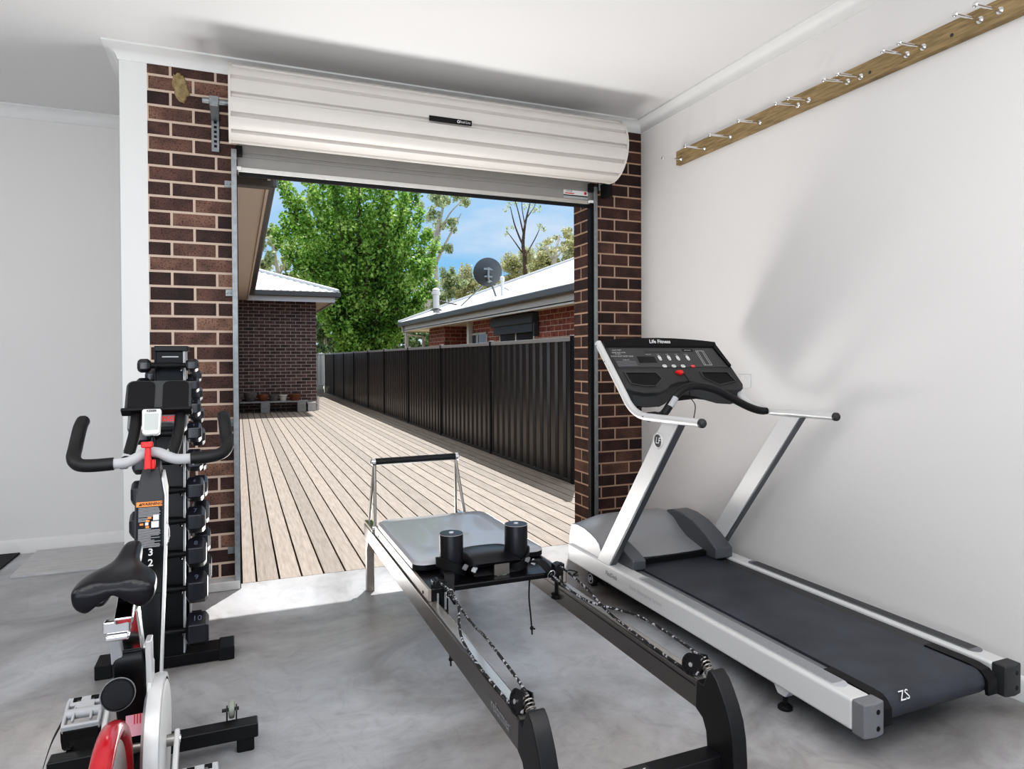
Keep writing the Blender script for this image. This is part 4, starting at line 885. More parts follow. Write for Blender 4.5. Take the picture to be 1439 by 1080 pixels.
# saddle clamp, slide, seat post
b = B(); b.obox((-.278, 2.03, .716), (.044, .15, .022), (V((1, .05, 0)).normalized(), V((-.05, .95, .30)).normalized(), V((0, -.3, .95)).normalized())); ss = b.build('seat_slide', 'chrome', bk, bevel=.006)
b = B(); b.obox((-.290, 1.972, .680), (.062, .024, .034)); b.obox((-.288, 1.965, .655), (.054, .03, .016)); b.build('slide_clamp', 'chrome', ss, bevel=.006)
b = B(); b.tube([(-.272, 2.04, .72), (-.272, 2.05, .745)], .02, 14); b.obox((-.272, 2.05, .748), (.075, .03, .02)); b.build('saddle_clamp', 'black', ss, bevel=.003)
b = B(); b.loft([[V((x, y+.01, .50)) for x, y in ((-.302, 2.085), (-.240, 2.085), (-.240, 2.13), (-.302, 2.13))], [V((x, y, .70)) for x, y in ((-.300, 2.02), (-.250, 2.02), (-.250, 2.075), (-.300, 2.075))]]); sp_ = b.build('seat_post', 'chrome', bk, bevel=.005)
b = B(); b.prism([(-.3035, 2.03, .645), (-.3035, 2.10, .50), (-.3035, 2.12, .50), (-.3035, 2.05, .645)], (.010, 0, 0)); b.prism([(-.316, 2.02, .64), (-.296, 2.02, .64), (-.29, 2.06, .56), (-.318, 2.06, .545)], (0, .012, 0)); b.build('adjuster_lever', 'lgrey', sp_, bevel=.003)
# main frame
b = B(); b.loft([[V((x, y, .20)) for x, y in ((-.300, 2.115), (-.232, 2.115), (-.232, 2.21), (-.300, 2.21))], [V((x, y, .44)) for x, y in ((-.312, 2.065), (-.236, 2.065), (-.236, 2.15), (-.312, 2.15))], [V((x, y, .545)) for x, y in ((-.314, 2.05), (-.238, 2.05), (-.238, 2.125), (-.314, 2.125))], [V((x, y, .575)) for x, y in ((-.306, 2.06), (-.242, 2.06), (-.242, 2.12), (-.306, 2.12))]])
fr = b.build('seat_tube', 'gloss_black', bk, bevel=.006)
b = B(); b.loft([[V((x, y, z)) for x, y in ((-.237, dy), (-.222, dy), (-.222, dy+.05), (-.237, dy+.05))] for z, dy in ((.20, 2.12), (.42, 2.07), (.60, 2.05))]); b.build('frame_side_plate', 'silver', fr, bevel=.003)
b = B(); kc = at(166, 975, 1.99); kn = V((.05, -.93, .28)).normalized(); b.lathe([(.014, -.05), (.014, -.012), (.036, -.010), (.039, .0), (.038, .010), (.034, .014), (.001, .0145)], kc, kn, 32); kb = b.build('height_knob', 'black', fr, sharp=40)
b = B(); b.ring(kc+kn*.004, kn, .0385, .0025, 40, 6); b.build('knob_rim', 'mgrey', kb)
s_a = at(165, 1000, 2.045); SN = V((.0, -.97, .25)).normalized(); SU = PX.cross(SN)*-1
SU = V((0, .25, .97)).normalized(); SX = V((1, 0, 0)); SNn = SX.cross(SU)
sc = V((-.262, 2.072, .385))
b = B(); b.obox(sc, (.050, .002, .085), (SX, SNn, SU)); sk_ = b.build('serial_sticker', 'pink', fr)
text('CE', .020, sc+V((-.012, 0, -.022))+SNn*.0012, SU*-1, SX, 'blackink', sk_)
b = B()
for k in range(4): b.obox(sc+SX*(.0+.007*k-.004)+SNn*.0014+SU*.010, (.003, .0005, .045), (SX, SNn, SU))
b.build('fine_print', 'redink', sk_)
# drive cover and cranks
CC = V((-.2, 2.10, .295))
b = B(); b.lathe([(.150, -.040), (.179, -.030), (.183, -.010), (.180, .004), (.168, .006), (.163, .001), (.001, .001)], CC, (1, 0, 0), 56); cv = b.build('drive_cover', 'silver', bk, sharp=35)
b = B(); b.lathe([(.160, .0), (.160, .006), (.150, .009), (.001, .009)], CC, (1, 0, 0), 48); b.build('cover_disc', 'white', cv, sharp=30)
b = B(); b.ring(CC+V((.003, 0, 0)), (1, 0, 0), .166, .0025, 56, 6); b.build('cover_seal', 'black', cv)
b = B(); b.prism([(-.235, 2.0, .35), (-.235, 2.14, .40), (-.235, 2.14, .52), (-.235, 2.06, .48)], (.012, 0, 0)); b.build('cover_arm', 'silver', cv, bevel=.004)
b = B(); b.cyl((-.36, 2.10, .295), (-.165, 2.10, .295), .016, seg=16); cr_ = b.build('crank_axle', 'steel', bk)
for s, x in ((-1, -.345), (1, -.172)):
    e = V((x, 2.10+(.13 if s < 0 else -.13), .295+(.055 if s < 0 else -.075)))
    o_ = V((x, 2.10, .295))
    d = (e-o_).normalized(); q = V((1, 0, 0)).cross(d)
    b = B(); b.prism([o_-d*.02+q*.020, o_-d*.02-q*.020, e+d*.016-q*.013, e+d*.016+q*.013], (.014*s, 0, 0)); ca_ = b.build('crank_arm', 'silver', bk, bevel=.005)
    b = B(); b.cyl(o_, o_+V((s*.017, 0, 0)), .012, seg=12); b.build('crank_bolt', 'chrome', ca_)
    # pedal with toe cage
    pcn = e+V((s*.068, 0, .004)); pa = V((1, 0, 0)); pf = V((0, .93, .36)).normalized(); pz = pa.cross(pf)
    def pd(a, f, h): return pcn + pa*a + pf*f + pz*h
    b = B(); b.obox(pd(0, .040, .0), (.094, .030, .022), (pa, pf, pz)); b.obox(pd(0, -.046, .0), (.094, .010, .026), (pa, pf, pz)); b.obox(pd(-.043, 0, 0), (.010, .09, .026), (pa, pf, pz)); b.obox(pd(.043, 0, 0), (.010, .09, .026), (pa, pf, pz)); b.cyl(pd(-.046, .0, .004), pd(.046, .0, .004), .014, seg=14); b.obox(pd(0, .02, .004), (.05, .05, .016), (pa, pf, pz)); b.obox(pd(-.022, -.01, .010), (.008, .05, .012), (pa, pf, pz)); b.obox(pd(.022, -.01, .010), (.008, .05, .012), (pa, pf, pz))
    pe = b.build('pedal', 'lgrey', ca_, bevel=.004)
    for a in (-.022, .022):
        b = B(); b.obox(pd(a, .043, .0115), (.020, .016, .001), (pa, pf, pz)); b.build('cutout', 'black', pe)
    b = B(); 
    cage = []
    for a in (-.040, .040):
        b.loft([[pd(a-.009, -.05, h0), pd(a+.009, -.05, h0), pd(a+.009, -.053, h0), pd(a-.009, -.053, h0)] if False else [pd(a+da, f, h) for da, f, h in ((-.009, f0, h0), (.009, f0, h0), (.009, f0-.003, h0-.003), (-.009, f0-.003, h0-.003))] for f0, h0 in ((-.045, -.006), (-.052, -.03), (-.050, -.060), (-.035, -.085), (-.01, -.10))])
    b.obox(pd(0, -.052, -.020), (.084, .006, .036), (pa, pf, pz)); b.obox(pd(0, -.010, -.100), (.092, .05, .004), (pa, pf, pz)); b.build('toe_cage', 'black', pe, bevel=.002)
    b = B(); pts = [pd(s*.050, -.02, .0), pd(s*.070, -.05, -.03), pd(s*.085, -.09, -.07), pd(s*.095, -.12, -.11)]
    b.loft([[p-pf*.010, p+pf*.010, p+pf*.010+pa*.002, p-pf*.010+pa*.002] for p in catmull(pts, 4)]); b.build('toe_strap', 'rubber', pe)
# flywheel with red guard at the back
FC = V((-.280, 1.76, .272))
b = B(); b.lathe([(.05, -.012), (.196, -.012), (.200, -.008), (.200, .008), (.196, .012), (.05, .012)], FC, (1, 0, 0), 64); fw = b.build('flywheel', 'alu', bk, sharp=30)
b = B(); rgs = []
for k in range(33):
    a = math.radians(-35+k*(250/32)); d = V((0, math.cos(a), math.sin(a)))
    rgs.append([FC + d*(.222+.020*math.cos(q)) + V((.024*math.sin(q), 0, 0)) for q in [2*PI*j/14 for j in range(14)]])
b.loft(rgs); b.build('wheel_guard', 'red', bk, sharp=60)
b = B(); b.prism([(-.275, 1.66, .235), (-.275, 1.66, .275), (-.262, 2.12, .275), (-.262, 2.12, .235)], (.018, 0, 0)); b.prism([(-.33, 1.66, .235), (-.33, 1.66, .275), (-.318, 2.12, .275), (-.318, 2.12, .235)], (.018, 0, 0)); b.cyl(FC-V((.045, 0, 0)), FC+V((.045, 0, 0)), .016, seg=14); b.build('chain_stay', 'ref_end', bk, bevel=.004)
b = B(); b.prism([(-.315, 1.47, .09), (-.24, 1.47, .09), (-.24, 1.60, .09), (-.315, 1.60, .09)], (0, .06, .13)); b.build('rear_mount', 'ref_end', bk, bevel=.006)

# ------------------------------------------------------------------ outdoors: fence
def fence_run(y0, posts, name, label):
    f = thing(name, label, 'fence', (3.37, (posts[0]+posts[-1])/2, 0))
    for y in posts:
        b = B(); b.box(3.335, 3.395, y-.028, y+.028, -.2, 1.60); p = b.build('post', 'black', f, bevel=.003)
        b = B(); b.box(3.332, 3.398, y-.031, y+.031, 1.60, 1.612); b.build('post_cap', 'fence_cap', p, bevel=.003)
    for ya, yb in zip(posts, posts[1:]):
        b = B(); pts = []
        L_ = yb-ya-.056; n = 12; y = ya+.028; step = L_/n
        for k in range(n):
            for fq, dx in ((0, 0), (.52, 0), (.60, .030), (.92, .030)): pts.append((3.352+dx, y+step*(k+fq)))
        pts.append((3.352, yb-.028))
        b.loft([[V((x, yy, z)) for x, yy in pts] for z in (.0, 1.56)], False, False); b.build('sheet_panel', 'fence', f, sharp=15)
        b = B(); b.box(3.342, 3.39, ya+.028, yb-.028, 1.545, 1.592); b.build('top_rail', 'fence_cap', f, bevel=.003)
        b = B(); b.box(3.342, 3.39, ya+.028, yb-.028, -.005, .035); b.build('bottom_rail', 'fence', f, bevel=.003)
    return f
fence_run(0, [6.47, 9.0, 11.53, 14.0, 16.5, 18.7, 21.15, 23.3, 25.8, 28.4], 'steel_fence', 'charcoal corrugated steel fence running along the right side of the deck')
fr_ = thing('return_fence', 'pale grey-green steel fence closing the far end of the deck', 'fence', (2.7, 28.6, 0))
b = B(); pts = []
for k in range(14):
    for fq, dx in ((0, 0), (.5, 0), (.6, .03), (.9, .03)): pts.append((1.4+(k+fq)*.14, 28.62+dx))
b.loft([[V((x, y, z)) for x, y in pts] for z in (.25, 1.56)], False, False); b.build('sheet_panel', 'fascia', fr_, sharp=15)
b = B(); b.box(1.4, 3.34, 28.6, 28.66, 1.56, 1.60); b.build('top_rail', 'cream', fr_)
for x in (2.95, 2.1):
    b = B(); b.box(x-.025, x+.025, 28.58, 28.63, 0, 1.6); b.build('post', 'fence', fr_)
b = B(); b.box(2.2, 3.25, 28.1, 28.5, 0, .17); b.box(2.2, 3.25, 28.3, 28.5, .17, .34); tag(b.build('garden_step', 'kerb', bevel=.01), 'two low grey steps at the far end of the deck beside the fence', 'steps')

# ------------------------------------------------------------------ own house: wing along the left and the far brick block
hs = thing('brick_house', 'dark brick house wing with beige eaves and a pale metal roof beyond the deck', 'house', (0.6, 18.7, 0))
HYF = 18.7; WX = 1.975; EZ = 2.90
b = B(); b.box(-4, WX, HYF, HYF+8, 0, EZ); b.build('brick_wall', 'brick_far', hs, smooth=False)
b = B(); b.box(-.60, -.34, D+.31, HYF, 0, EZ); b.build('brick_wall', 'brick_far', hs, smooth=False)
GX, GZ = .31, 2.98       # gutter line of the wing
b = B(); b.box(-.60, GX-.05, D+.31, HYF-.55, EZ, EZ+.02); b.box(-.6, WX+.45, HYF-.55, HYF+8.4, EZ, EZ+.02); b.build('soffit', 'soffit', hs, smooth=False)
b = B(); b.box(GX-.06, GX-.035, D+.8, HYF-.53, EZ-.03, EZ+.2); b.build('fascia', 'soffit', hs)
b = B(); b.box(GX-.06, WX+.42, HYF-.555, HYF-.53, EZ-.05, EZ+.2); b.box(WX+.40, WX+.425, HYF-.53, HYF+8.4, EZ-.05, EZ+.2); b.build('fascia', 'fascia', hs)
b = B(); b.loft([[V((x, y, z)) for x, z in ((xg-.12, GZ), (xg-.02, GZ), (xg, GZ+.03), (xg, GZ+.13), (xg-.12, GZ+.13))] for xg, y in ((.345, 5.15), (.425, HYF-.42))]); b.build('gutter', 'gutter', hs, bevel=.02)
b = B(); b.box(GX-.02, WX+.56, HYF-.67, HYF-.555, EZ+.08, EZ+.22); b.box(WX+.43, WX+.56, HYF-.66, HYF+8.5, EZ+.08, EZ+.22); b.build('gutter', 'gutter', hs, bevel=.02)
b = B(); b.box(-.36, GX-.005, 6.05, 6.15, EZ-.085, EZ-.015); b.tube([(GX-.02, 6.10, EZ+.1), (GX-.02, 6.10, EZ-.07)], .045, 12); b.build('downpipe', 'gutter', hs, bevel=.01)
def rib_roof(poly_fn, n, mat, parent, name='roof_sheet'): pass
# hipped roof: corrugated plane facing the deck and the hip side
apex = V((-1.8, HYF-.6+4.4, EZ+.22+4.4*.36)); c_r = V((WX+.5, HYF-.62, EZ+.215)); c_l = V((-4.4, HYF-.62, EZ+.215)); c_b = V((WX+.5, HYF+8.2, EZ+.215))
b = B(); rows = []
xs = [c_l.x+(c_r.x-c_l.x)*k/172 for k in range(173)]
lo_, hi_ = [], []
for k, x in enumerate(xs):
    rise = max(0, min(1, (c_r.x-x)/(c_r.x-apex.x))) if x > apex.x else 1
    dz = .018*(1 if k % 4 in (0, 1) else 0)
    lo_.append(V((x, c_r.y, c_r.z+dz))); hi_.append(V((x, c_r.y+4.4*rise, c_r.z+4.4*.36*rise+dz)))
b.loft([lo_, hi_], False, False); b.face([c_r, c_b, V((apex.x, c_b.y-4.2, apex.z)), apex]); rf_ = b.build('roof', 'roof', hs, sharp=10)
b = B(); b.tube([c_r+V((0, 0, .03)), apex+V((0, 0, .03))], .05, 8); b.build('hip_cap', 'roof', rf_)
b = B(); b.face([V((GX, D+.7, GZ+.13)), V((GX, HYF-.5, GZ+.13)), V((-4, HYF-.5, GZ+1.7)), V((-4, D+.7, GZ+1.7))]); b.build('roof', 'roof', hs)
b = B(); b.cyl((WX+.035, HYF+.0, 0), (WX+.035, HYF+.0, .36), .03, seg=12); b.build('downpipe', 'fascia', hs)

# bench with pots against the far wall
def far(px, py): return at(px, py, 18.3)
bn = thing('plank_bench', 'low grey plank bench on block legs against the far brick wall', 'bench', (.9, 18.45, 0))
b = B(); b.box(-.2, 1.72, 18.28, 18.62, .25, .29); b.build('bench_top', 'bench', bn, bevel=.005)
for x in (-.12, .66, 1.55):
    b = B(); b.box(x-.11, x+.11, 18.26, 18.60, 0, .25); b.build('bench_leg', 'bench', bn, bevel=.006)
b = B(); b.box(1.72, 1.93, 18.45, 18.68, .0, .19); b.box(1.70, 1.93, 18.44, 18.68, .19, .235)
tag(b.build('meter_box', 'kerb', bevel=.005), 'small pale topped box at the corner of the far brick wall', 'box')
pots = [(.0, 'stone', .14, .21, 'wide_pot', 'wide grey stoneware pot at the left end of the bench'), (.31, 'stone', .16, .23, 'planter_bowl', 'broad grey planter with a pale lid, second from the left on the bench'), (.61, 'terracotta', .13, .18, 'terracotta_bowl', 'round terracotta bowl near the middle of the bench'),
        (.87, 'stone', .12, .17, 'stone_pot', 'squat grey-brown pot right of the terracotta bowl'), (1.10, 'cream', .10, .15, 'cream_pot', 'small cream banded pot on the bench'), (1.40, 'terracotta', .15, .17, 'brown_pot', 'dark brown pot at the right end of the bench')]
for x, mt, r, h, nm, lab in pots:
    b = B()
    if 'bowl' in nm: pr_ = [(r*.45, 0), (r*.8, h*.3), (r, h*.75), (r*.98, h), (r*.88, h), (r*.8, h*.8)]
    else: pr_ = [(r*.72, 0), (r*.9, h*.55), (r*.95, h*.8), (r*1.05, h*.82), (r*1.05, h), (r*.92, h), (r*.86, h*.8)]
    b.lathe(pr_, (x, 18.44, .29), seg=24); tag(b.build(nm, mt, sharp=45), lab, 'pot', 'pots along the far bench')

# ------------------------------------------------------------------ neighbouring house over the fence
nb = thing('neighbour_house', 'red brick house with a pale metal roof behind the fence', 'house', (6.2, 16, 0))
NG = 5.5; NW = 6.05; NY0, NY1 = 6.0, 24.4; NZ = 2.50
b = B(); b.box(NW, NW+6, NY0, 17.6, -.2, NZ-.12); b.build('brick_wall', 'brick_red', nb, smooth=False)
b = B(); b.box(NW+.9, NW+6, 17.6, 23.0, -.2, NZ-.12); b.box(NW, NW+.9, 20.4, 22.2, -.2, NZ-.12); b.build('brick_wall', 'brick_red', nb, smooth=False)
b = B(); b.box(NG+.09, NW+6.4, NY0, NY1, NZ-.12, NZ-.10); b.build('soffit', 'soffit', nb, smooth=False)
b = B(); b.box(NG+.09, NG+.12, NY0, NY1, NZ-.16, NZ+.06); b.box(NG+.09, NW+6.4, NY1-.02, NY1, NZ-.16, NZ+.06); b.build('fascia', 'cream', nb)
b = B(); b.box(NG-.04, NG+.09, NY0, NY1+.05, NZ+.03, NZ+.19); b.build('gutter', 'gutter', nb, bevel=.03)
SL = .40
def roof_pt(x, y): return V((x, y, NZ+.18+(x-NG)*SL))
b = B(); Rg = 6.5
lo_, hi_ = [], []
for k in range(241):
    y = NY0+(NY1-NY0)*k/240; run = min(Rg, NY1-y); dz = .016*(1 if k % 3 == 0 else 0)
    lo_.append(roof_pt(NG, y)+V((0, 0, dz))); hi_.append(roof_pt(NG+run, y)+V((0, 0, dz)))
b.loft([lo_, hi_], False, False); b.face([roof_pt(NG, NY1), V((NG+2*Rg, NY1, NZ+.18)), roof_pt(NG+Rg, NY1-Rg)]); nr = b.build('roof', 'roof', nb, sharp=10)
b = B(); b.tube([roof_pt(NG, NY1)+V((0, 0, .03)), roof_pt(NG+Rg, NY1-Rg)+V((0, 0, .03)), roof_pt(NG+Rg, NY0)+V((0, 0, .03))], .06, 8); b.build('ridge_cap', 'roof', nr)
for y in (23.9, 17.75):
    b = B(); b.box(NG+.12 if y > 20 else NW-.12, NG+.22 if y > 20 else NW+.02, y-.09, y+.09, -.2, NZ-.12); b.build('verandah_post', 'cream', nb, bevel=.01)
b = B(); b.tube([(NG+.03, 24.0, NZ+.05), (NG+.10, 24.0, NZ-.25), (NG+.6, 23.2, NZ-.35), (NG+.6, 23.2, -.2)], .045, 10); b.build('downpipe', 'cream', nb)
def win(y0, y1, z0, z1, mats):
    b = B()
    for a in ((y0, y0+.05, z0, z1), (y1-.05, y1, z0, z1), (y0, y1, z1-.06, z1), ((y0+y1)/2-.03, (y0+y1)/2+.03, z0, z1), (y0, y1, z0, z0+.05)): b.box(NW-.03, NW+.02, a[0], a[1], a[2], a[3])
    w = b.build('window', mats, nb, bevel=.005)
    b = B(); b.box(NW-.012, NW-.004, y0+.05, y1-.05, z0+.05, z1-.06); b.build('pane', 'glass', w)
    return w
ya, yb = at(660, 470, 10).y, 0
def wy(px): 
    d = CF + CR*((px-CX)/FPX) - CU*((470-CY)/FPX); return NW*d.y/d.x
win(wy(685), wy(660), 1.0, 2.06, 'cream'); win(wy(752), wy(703), .9, 2.12, 'cream')
b = B(); b.box(NW-.17, NW, wy(757), wy(697), 2.13, 2.36); sb_ = b.build('shutter_box', 'shutter', nb, bevel=.03)
b = B(); b.box(NW-.12, NW-.06, wy(755), wy(700), 1.94, 2.14); b.box(NW-.13, NW-.02, wy(757)-.05, wy(757)+.02, 1.84, 2.14); b.build('shutter_curtain', 'shutter', sb_, bevel=.008)

# roof fittings: satellite dish, flue, vent
def on_roof(px, py):
    d = CF + CR*((px-CX)/FPX) - CU*((py-CY)/FPX)
    # plane z = NZ+.18+(x-NG)*SL
    t = (NZ+.18-NG*SL-CAMH)/(d.z-SL*d.x); return CAM+d*t+V((0, 0, .045))
ft = on_roof(697, 419); hc = at(686, 383, ft.y-.2)
sdh = thing('satellite_dish', 'grey satellite dish on a tripod mount on the neighbouring roof', 'satellite dish', tuple(ft))
dn = V((.20, .93, .30)).normalized()
b = B(); secs_ = []
R_ = 21/FPX*((hc-CAM)@CF) if False else 20.5/FPX*((hc-CAM).dot(CF))
b.lathe([(R_, .10), (R_*.985, .115), (R_*.8, .065), (R_*.5, .022), (.01, .0), (.01, -.012), (R_*.5, .010), (R_*.8, .053), (R_, .10)], hc-dn*.02, dn, 40, False); b.build('reflector', 'dish', sdh, sharp=40)
k_ = hc-dn*.06
b = B(); b.tube([k_+V((0, 0, .06)), k_+V((0, 0, -.18)), ft+V((-.12, 0, .32)), ft], .026, 10, smooth=4); mast = b.build('mast', 'galv', sdh)
b = B(); b.obox(k_+V((0, .02, .10)), (.24, .05, .05)); b.obox(k_+V((0, .02, .02)), (.05, .06, .24)); b.obox(k_+V((0, .02, -.08)), (.2, .05, .04)); b.build('mount_bracket', 'galv', mast, bevel=.004)
for q in (on_roof(648, 432), on_roof(715, 410)):
    b = B(); b.tube([k_+V((0, 0, -.16)), q], .018, 8); b.build('strut', 'galv', sdh)
f0 = on_roof(613, 441)
fl = thing('flue_pipe', 'white flue pipe with a cowl on the left end of the neighbouring roof', 'flue', tuple(f0))
h_ = (441-410)/FPX*((f0-CAM).dot(CF))
b = B(); b.cyl(f0, f0+V((0, 0, h_*.8)), .095, seg=18); b.build('pipe', 'fascia', fl)
b = B(); b.lathe([(.095, 0), (.13, .03), (.13, .10), (.10, .13), (.125, .17), (.04, .22)], f0+V((0, 0, h_*.78)), seg=18); b.build('cowl', 'fascia', fl)
b = B(); b.lathe([(.20, .06), (.12, .12)], f0, seg=18, cap=False); b.build('flashing', 'dgrey', fl)
b = B(); b.tube([f0+V((0, 0, h_*.55)), on_roof(642, 430)], .02, 8); b.build('stay', 'dgrey', fl)
v0 = on_roof(706, 418)
vp = thing('vent_pipe', 'thin white vent pipe beside the satellite dish', 'vent pipe', tuple(v0))
h_ = (418-395)/FPX*((v0-CAM).dot(CF))
b = B(); b.cyl(v0, v0+V((0, 0, h_)), .042, seg=14); b.build('pipe', 'white', vp)
b = B(); b.lathe([(.055, 0), (.055, .09), (.02, .11)], v0+V((0, 0, h_-.04)), seg=14); b.build('cap', 'white', vp)

# ------------------------------------------------------------------ trees
def leaves(name, mat, parent, blobs, size, aspect=.7):
    vs, fs = [], []
    org = top_loc(parent)
    for c, r, n in blobs:
        c = V(c)-org
        for _ in range(n):
            while True:
                p = V((random.uniform(-1, 1), random.uniform(-1, 1), random.uniform(-1, 1)))
                if p.length < 1: break
            p = p*(.55+.45*random.random())/max(p.length, .35)*p.length
            q = c+V((p.x*r[0], p.y*r[1], p.z*r[2]))
            s = size*random.uniform(.6, 1.25)
            a = V((random.gauss(0, 1), random.gauss(0, 1), random.gauss(0, 1))).normalized(); bb = a.cross(V((random.gauss(0, 1), random.gauss(0, 1), random.gauss(0, 1)))).normalized()
            i = len(vs); vs += [q-a*s*.5, q+bb*s*.5*aspect, q+a*s*.5, q-bb*s*.5*aspect]; fs.append((i, i+1, i+2, i+3))
    me = bpy.data.meshes.new(name); me.from_pydata([tuple(v) for v in vs], [], fs); me.materials.append(M[mat])
    o = bpy.data.objects.new(name, me); COL.objects.link(o); o.parent = parent; return o
# big fastigiate green tree
random.seed(11)
TY = 30.5
tb = at(505, 497, TY)
tr1 = thing('broadleaf_tree', 'tall bright green upswept tree behind the far end of the fence', 'tree', (tb.x, TY, -.2))
b = B(); b.tube([(tb.x, TY, -.2), (tb.x-.05, TY, 2.0), (tb.x+.1, TY, 4.5), (tb.x, TY, 8)], [.34, .28, .2, .06], 12, smooth=4)
blobs = []
tips = [(392, 246), (412, 300), (388, 326), (430, 235), (455, 225), (480, 232), (505, 220), (530, 228), (555, 235), (575, 245), (588, 262), (600, 330), (612, 345), (590, 300), (570, 275), (440, 275), (470, 260), (500, 265), (540, 262), (405, 345), (425, 330), (585, 370), (560, 320), (460, 310), (520, 300), (490, 330), (608, 400), (535, 340), (560, 405), (466, 392), (428, 362), (590, 420), (480, 380), (540, 400), (500, 420), (470, 430), (560, 440), (530, 450), (480, 460)]
sc_ = 1.0
tips += [(402, 262), (420, 282), (400, 312), (446, 245), (468, 238), (492, 245), (518, 250), (548, 260), (565, 300), (580, 330), (430, 310), (480, 290), (515, 330), (545, 310), (500, 380), (445, 350), (570, 350), (605, 372), (575, 440), (460, 418)]
for i, (u, v) in enumerate(tips):
    yy = TY+random.uniform(-1.9, 1.9); tip = at(u, v, yy)
    base = V((tb.x+random.uniform(-.15, .15), TY+random.uniform(-.2, .2), random.uniform(.5, 1.6)))
    midp = base+(tip-base)*.5; midp.x = base.x+(tip.x-base.x)*.50; midp.y = base.y+(yy-base.y)*.6
    pts = catmull([base, midp, tip], 8)
    if i % 2 == 0: b.tube(pts, [.09, .012], 6)
    for k, p in enumerate(pts[2:]):
        t = (k+2)/16; w = (.56-.24*t)*1.25
        blobs.append((p, (w, w, w*1.3), 70))
for k in range(10): blobs.append(((tb.x+random.uniform(-.5, .5), TY+random.uniform(-.6, .4), 1.0+k*.35), (.52, .6, .6), 110))
b.build('trunk', 'bark', tr1)
leaves('foliage', 'leaf', tr1, blobs, .20)
# gum trees and shrubs, each at its own place behind the roofs
def gum(name, label, px, py_base, Y, trunk_pts, blobs_px, mat, lsize, bark='palebark', r0=.25, dens=160, group='trees behind the houses'):
    p0 = at(px, py_base, Y)
    t = thing(name, label, 'tree', (p0.x, Y, -.3), group)
    b = B()
    for path in trunk_pts:
        P = []
        for q in path:
            u, v, w = q; P.append((at(u, v, Y+random.uniform(-.3, .3)), w))
        pts = [V((P[0][0].x, P[0][0].y, -.3))] + [a for a, w in P] if path is trunk_pts[0] else [a for a, w in P]
        ws = ([P[0][1]]+[w for a, w in P]) if path is trunk_pts[0] else [w for a, w in P]
        sm = catmull(pts, 5); rad = []
        for i in range(len(sm)): f = i/5; k = min(int(f), len(ws)-2); rad.append(ws[k]+(ws[k+1]-ws[k])*(f-k))
        b.tube(sm, rad, 8)
    b.build('trunk', bark, t)
    bl = []
    k_ = ((at(px, 400, Y)-CAM).dot(CF))/FPX
    for u, v, ru, rv in blobs_px:
        c = at(u, v, Y+random.uniform(-1, 1)); n = int(dens*max(.4, ru*rv/300))
        for s_ in range(4): bl.append((c+V((random.uniform(-.8, .8)*ru*k_, random.uniform(-.6, .6), random.uniform(-.7, .7)*rv*k_)), (ru*k_*.62, ru*k_*.62, rv*k_*.62), n//4))
    leaves('foliage', mat, t, bl, lsize)
    return t
random.seed(21)
gum('gum_tree', 'tall pale trunked gum tree just right of the big green tree', 603, 470, 42, [[(604, 460, .50), (600, 410, .34), (605, 360, .20), (618, 310, .10), (628, 270, .04)], [(603, 390, .16), (622, 350, .09), (648, 300, .03)], [(603, 450, .25), (586, 410, .18), (578, 380, .1)], [(603, 450, .24), (613, 410, .18), (612, 370, .12)], [(610, 340, .08), (632, 300, .05), (652, 280, .02)]],
    [(612, 285, 18, 14), (630, 278, 16, 14), (648, 285, 12, 10), (622, 310, 18, 14), (638, 318, 12, 10), (605, 330, 14, 18), (622, 345, 12, 12), (598, 300, 12, 16), (612, 268, 14, 10), (642, 268, 14, 10), (600, 360, 12, 14), (655, 275, 8, 8)], 'gum', .17, dens=620)
gum('gum_tree', 'thin bare-topped gum tree standing above the neighbouring roof ridge', 737, 380, 40, [[(738, 375, .15), (735, 345, .12), (738, 315, .08), (745, 285, .03)], [(735, 345, .07), (724, 318, .05), (717, 290, .02)], [(737, 335, .06), (729, 300, .04), (722, 275, .02)], [(738, 360, .06), (752, 335, .035), (758, 322, .02)], [(734, 355, .05), (720, 335, .03), (712, 325, .02)], [(738, 318, .05), (734, 295, .03), (733, 278, .015)], [(741, 305, .04), (751, 290, .025), (752, 280, .012)]],
    [(716, 292, 7, 10), (745, 284, 8, 10), (724, 278, 7, 8), (758, 320, 8, 7), (712, 325, 7, 6), (752, 348, 10, 12), (733, 280, 7, 8), (752, 296, 6, 9)], 'gum', .15, bark='bark', dens=140)
gum('gum_tree', 'open leafy gum tree at the right edge of the view over the roof', 780, 390, 38, [[(778, 390, .2), (780, 360, .12), (786, 330, .05)], [(779, 370, .1), (765, 345, .05)], [(780, 365, .08), (798, 340, .04)]],
    [(775, 345, 16, 9), (792, 338, 12, 9), (765, 358, 14, 9), (800, 325, 9, 10), (785, 365, 18, 8), (755, 370, 14, 8), (802, 345, 9, 12)], 'gum2', .16, dens=700)
gum('bushy_gum', 'wide olive treetops rising behind the middle of the neighbouring roof', 680, 420, 52, [[(680, 430, .2), (685, 400, .1)]],
    [(650, 402, 22, 24), (672, 395, 22, 24), (700, 380, 28, 26), (725, 368, 26, 24), (750, 368, 24, 22), (640, 425, 26, 18), (772, 362, 22, 22), (715, 385, 30, 18), (795, 352, 20, 26), (660, 415, 22, 16), (635, 400, 14, 20), (690, 395, 24, 16)], 'gum2', .19, dens=1000)
gum('bushy_gum', 'olive green bushes between the pale trunk and the flue pipe', 630, 440, 39, [[(630, 450, .15), (632, 420, .07)]],
    [(618, 425, 14, 18), (632, 410, 14, 18), (640, 392, 12, 12), (600, 440, 14, 20), (622, 445, 16, 12), (628, 385, 9, 12)], 'gum', .18, dens=900)
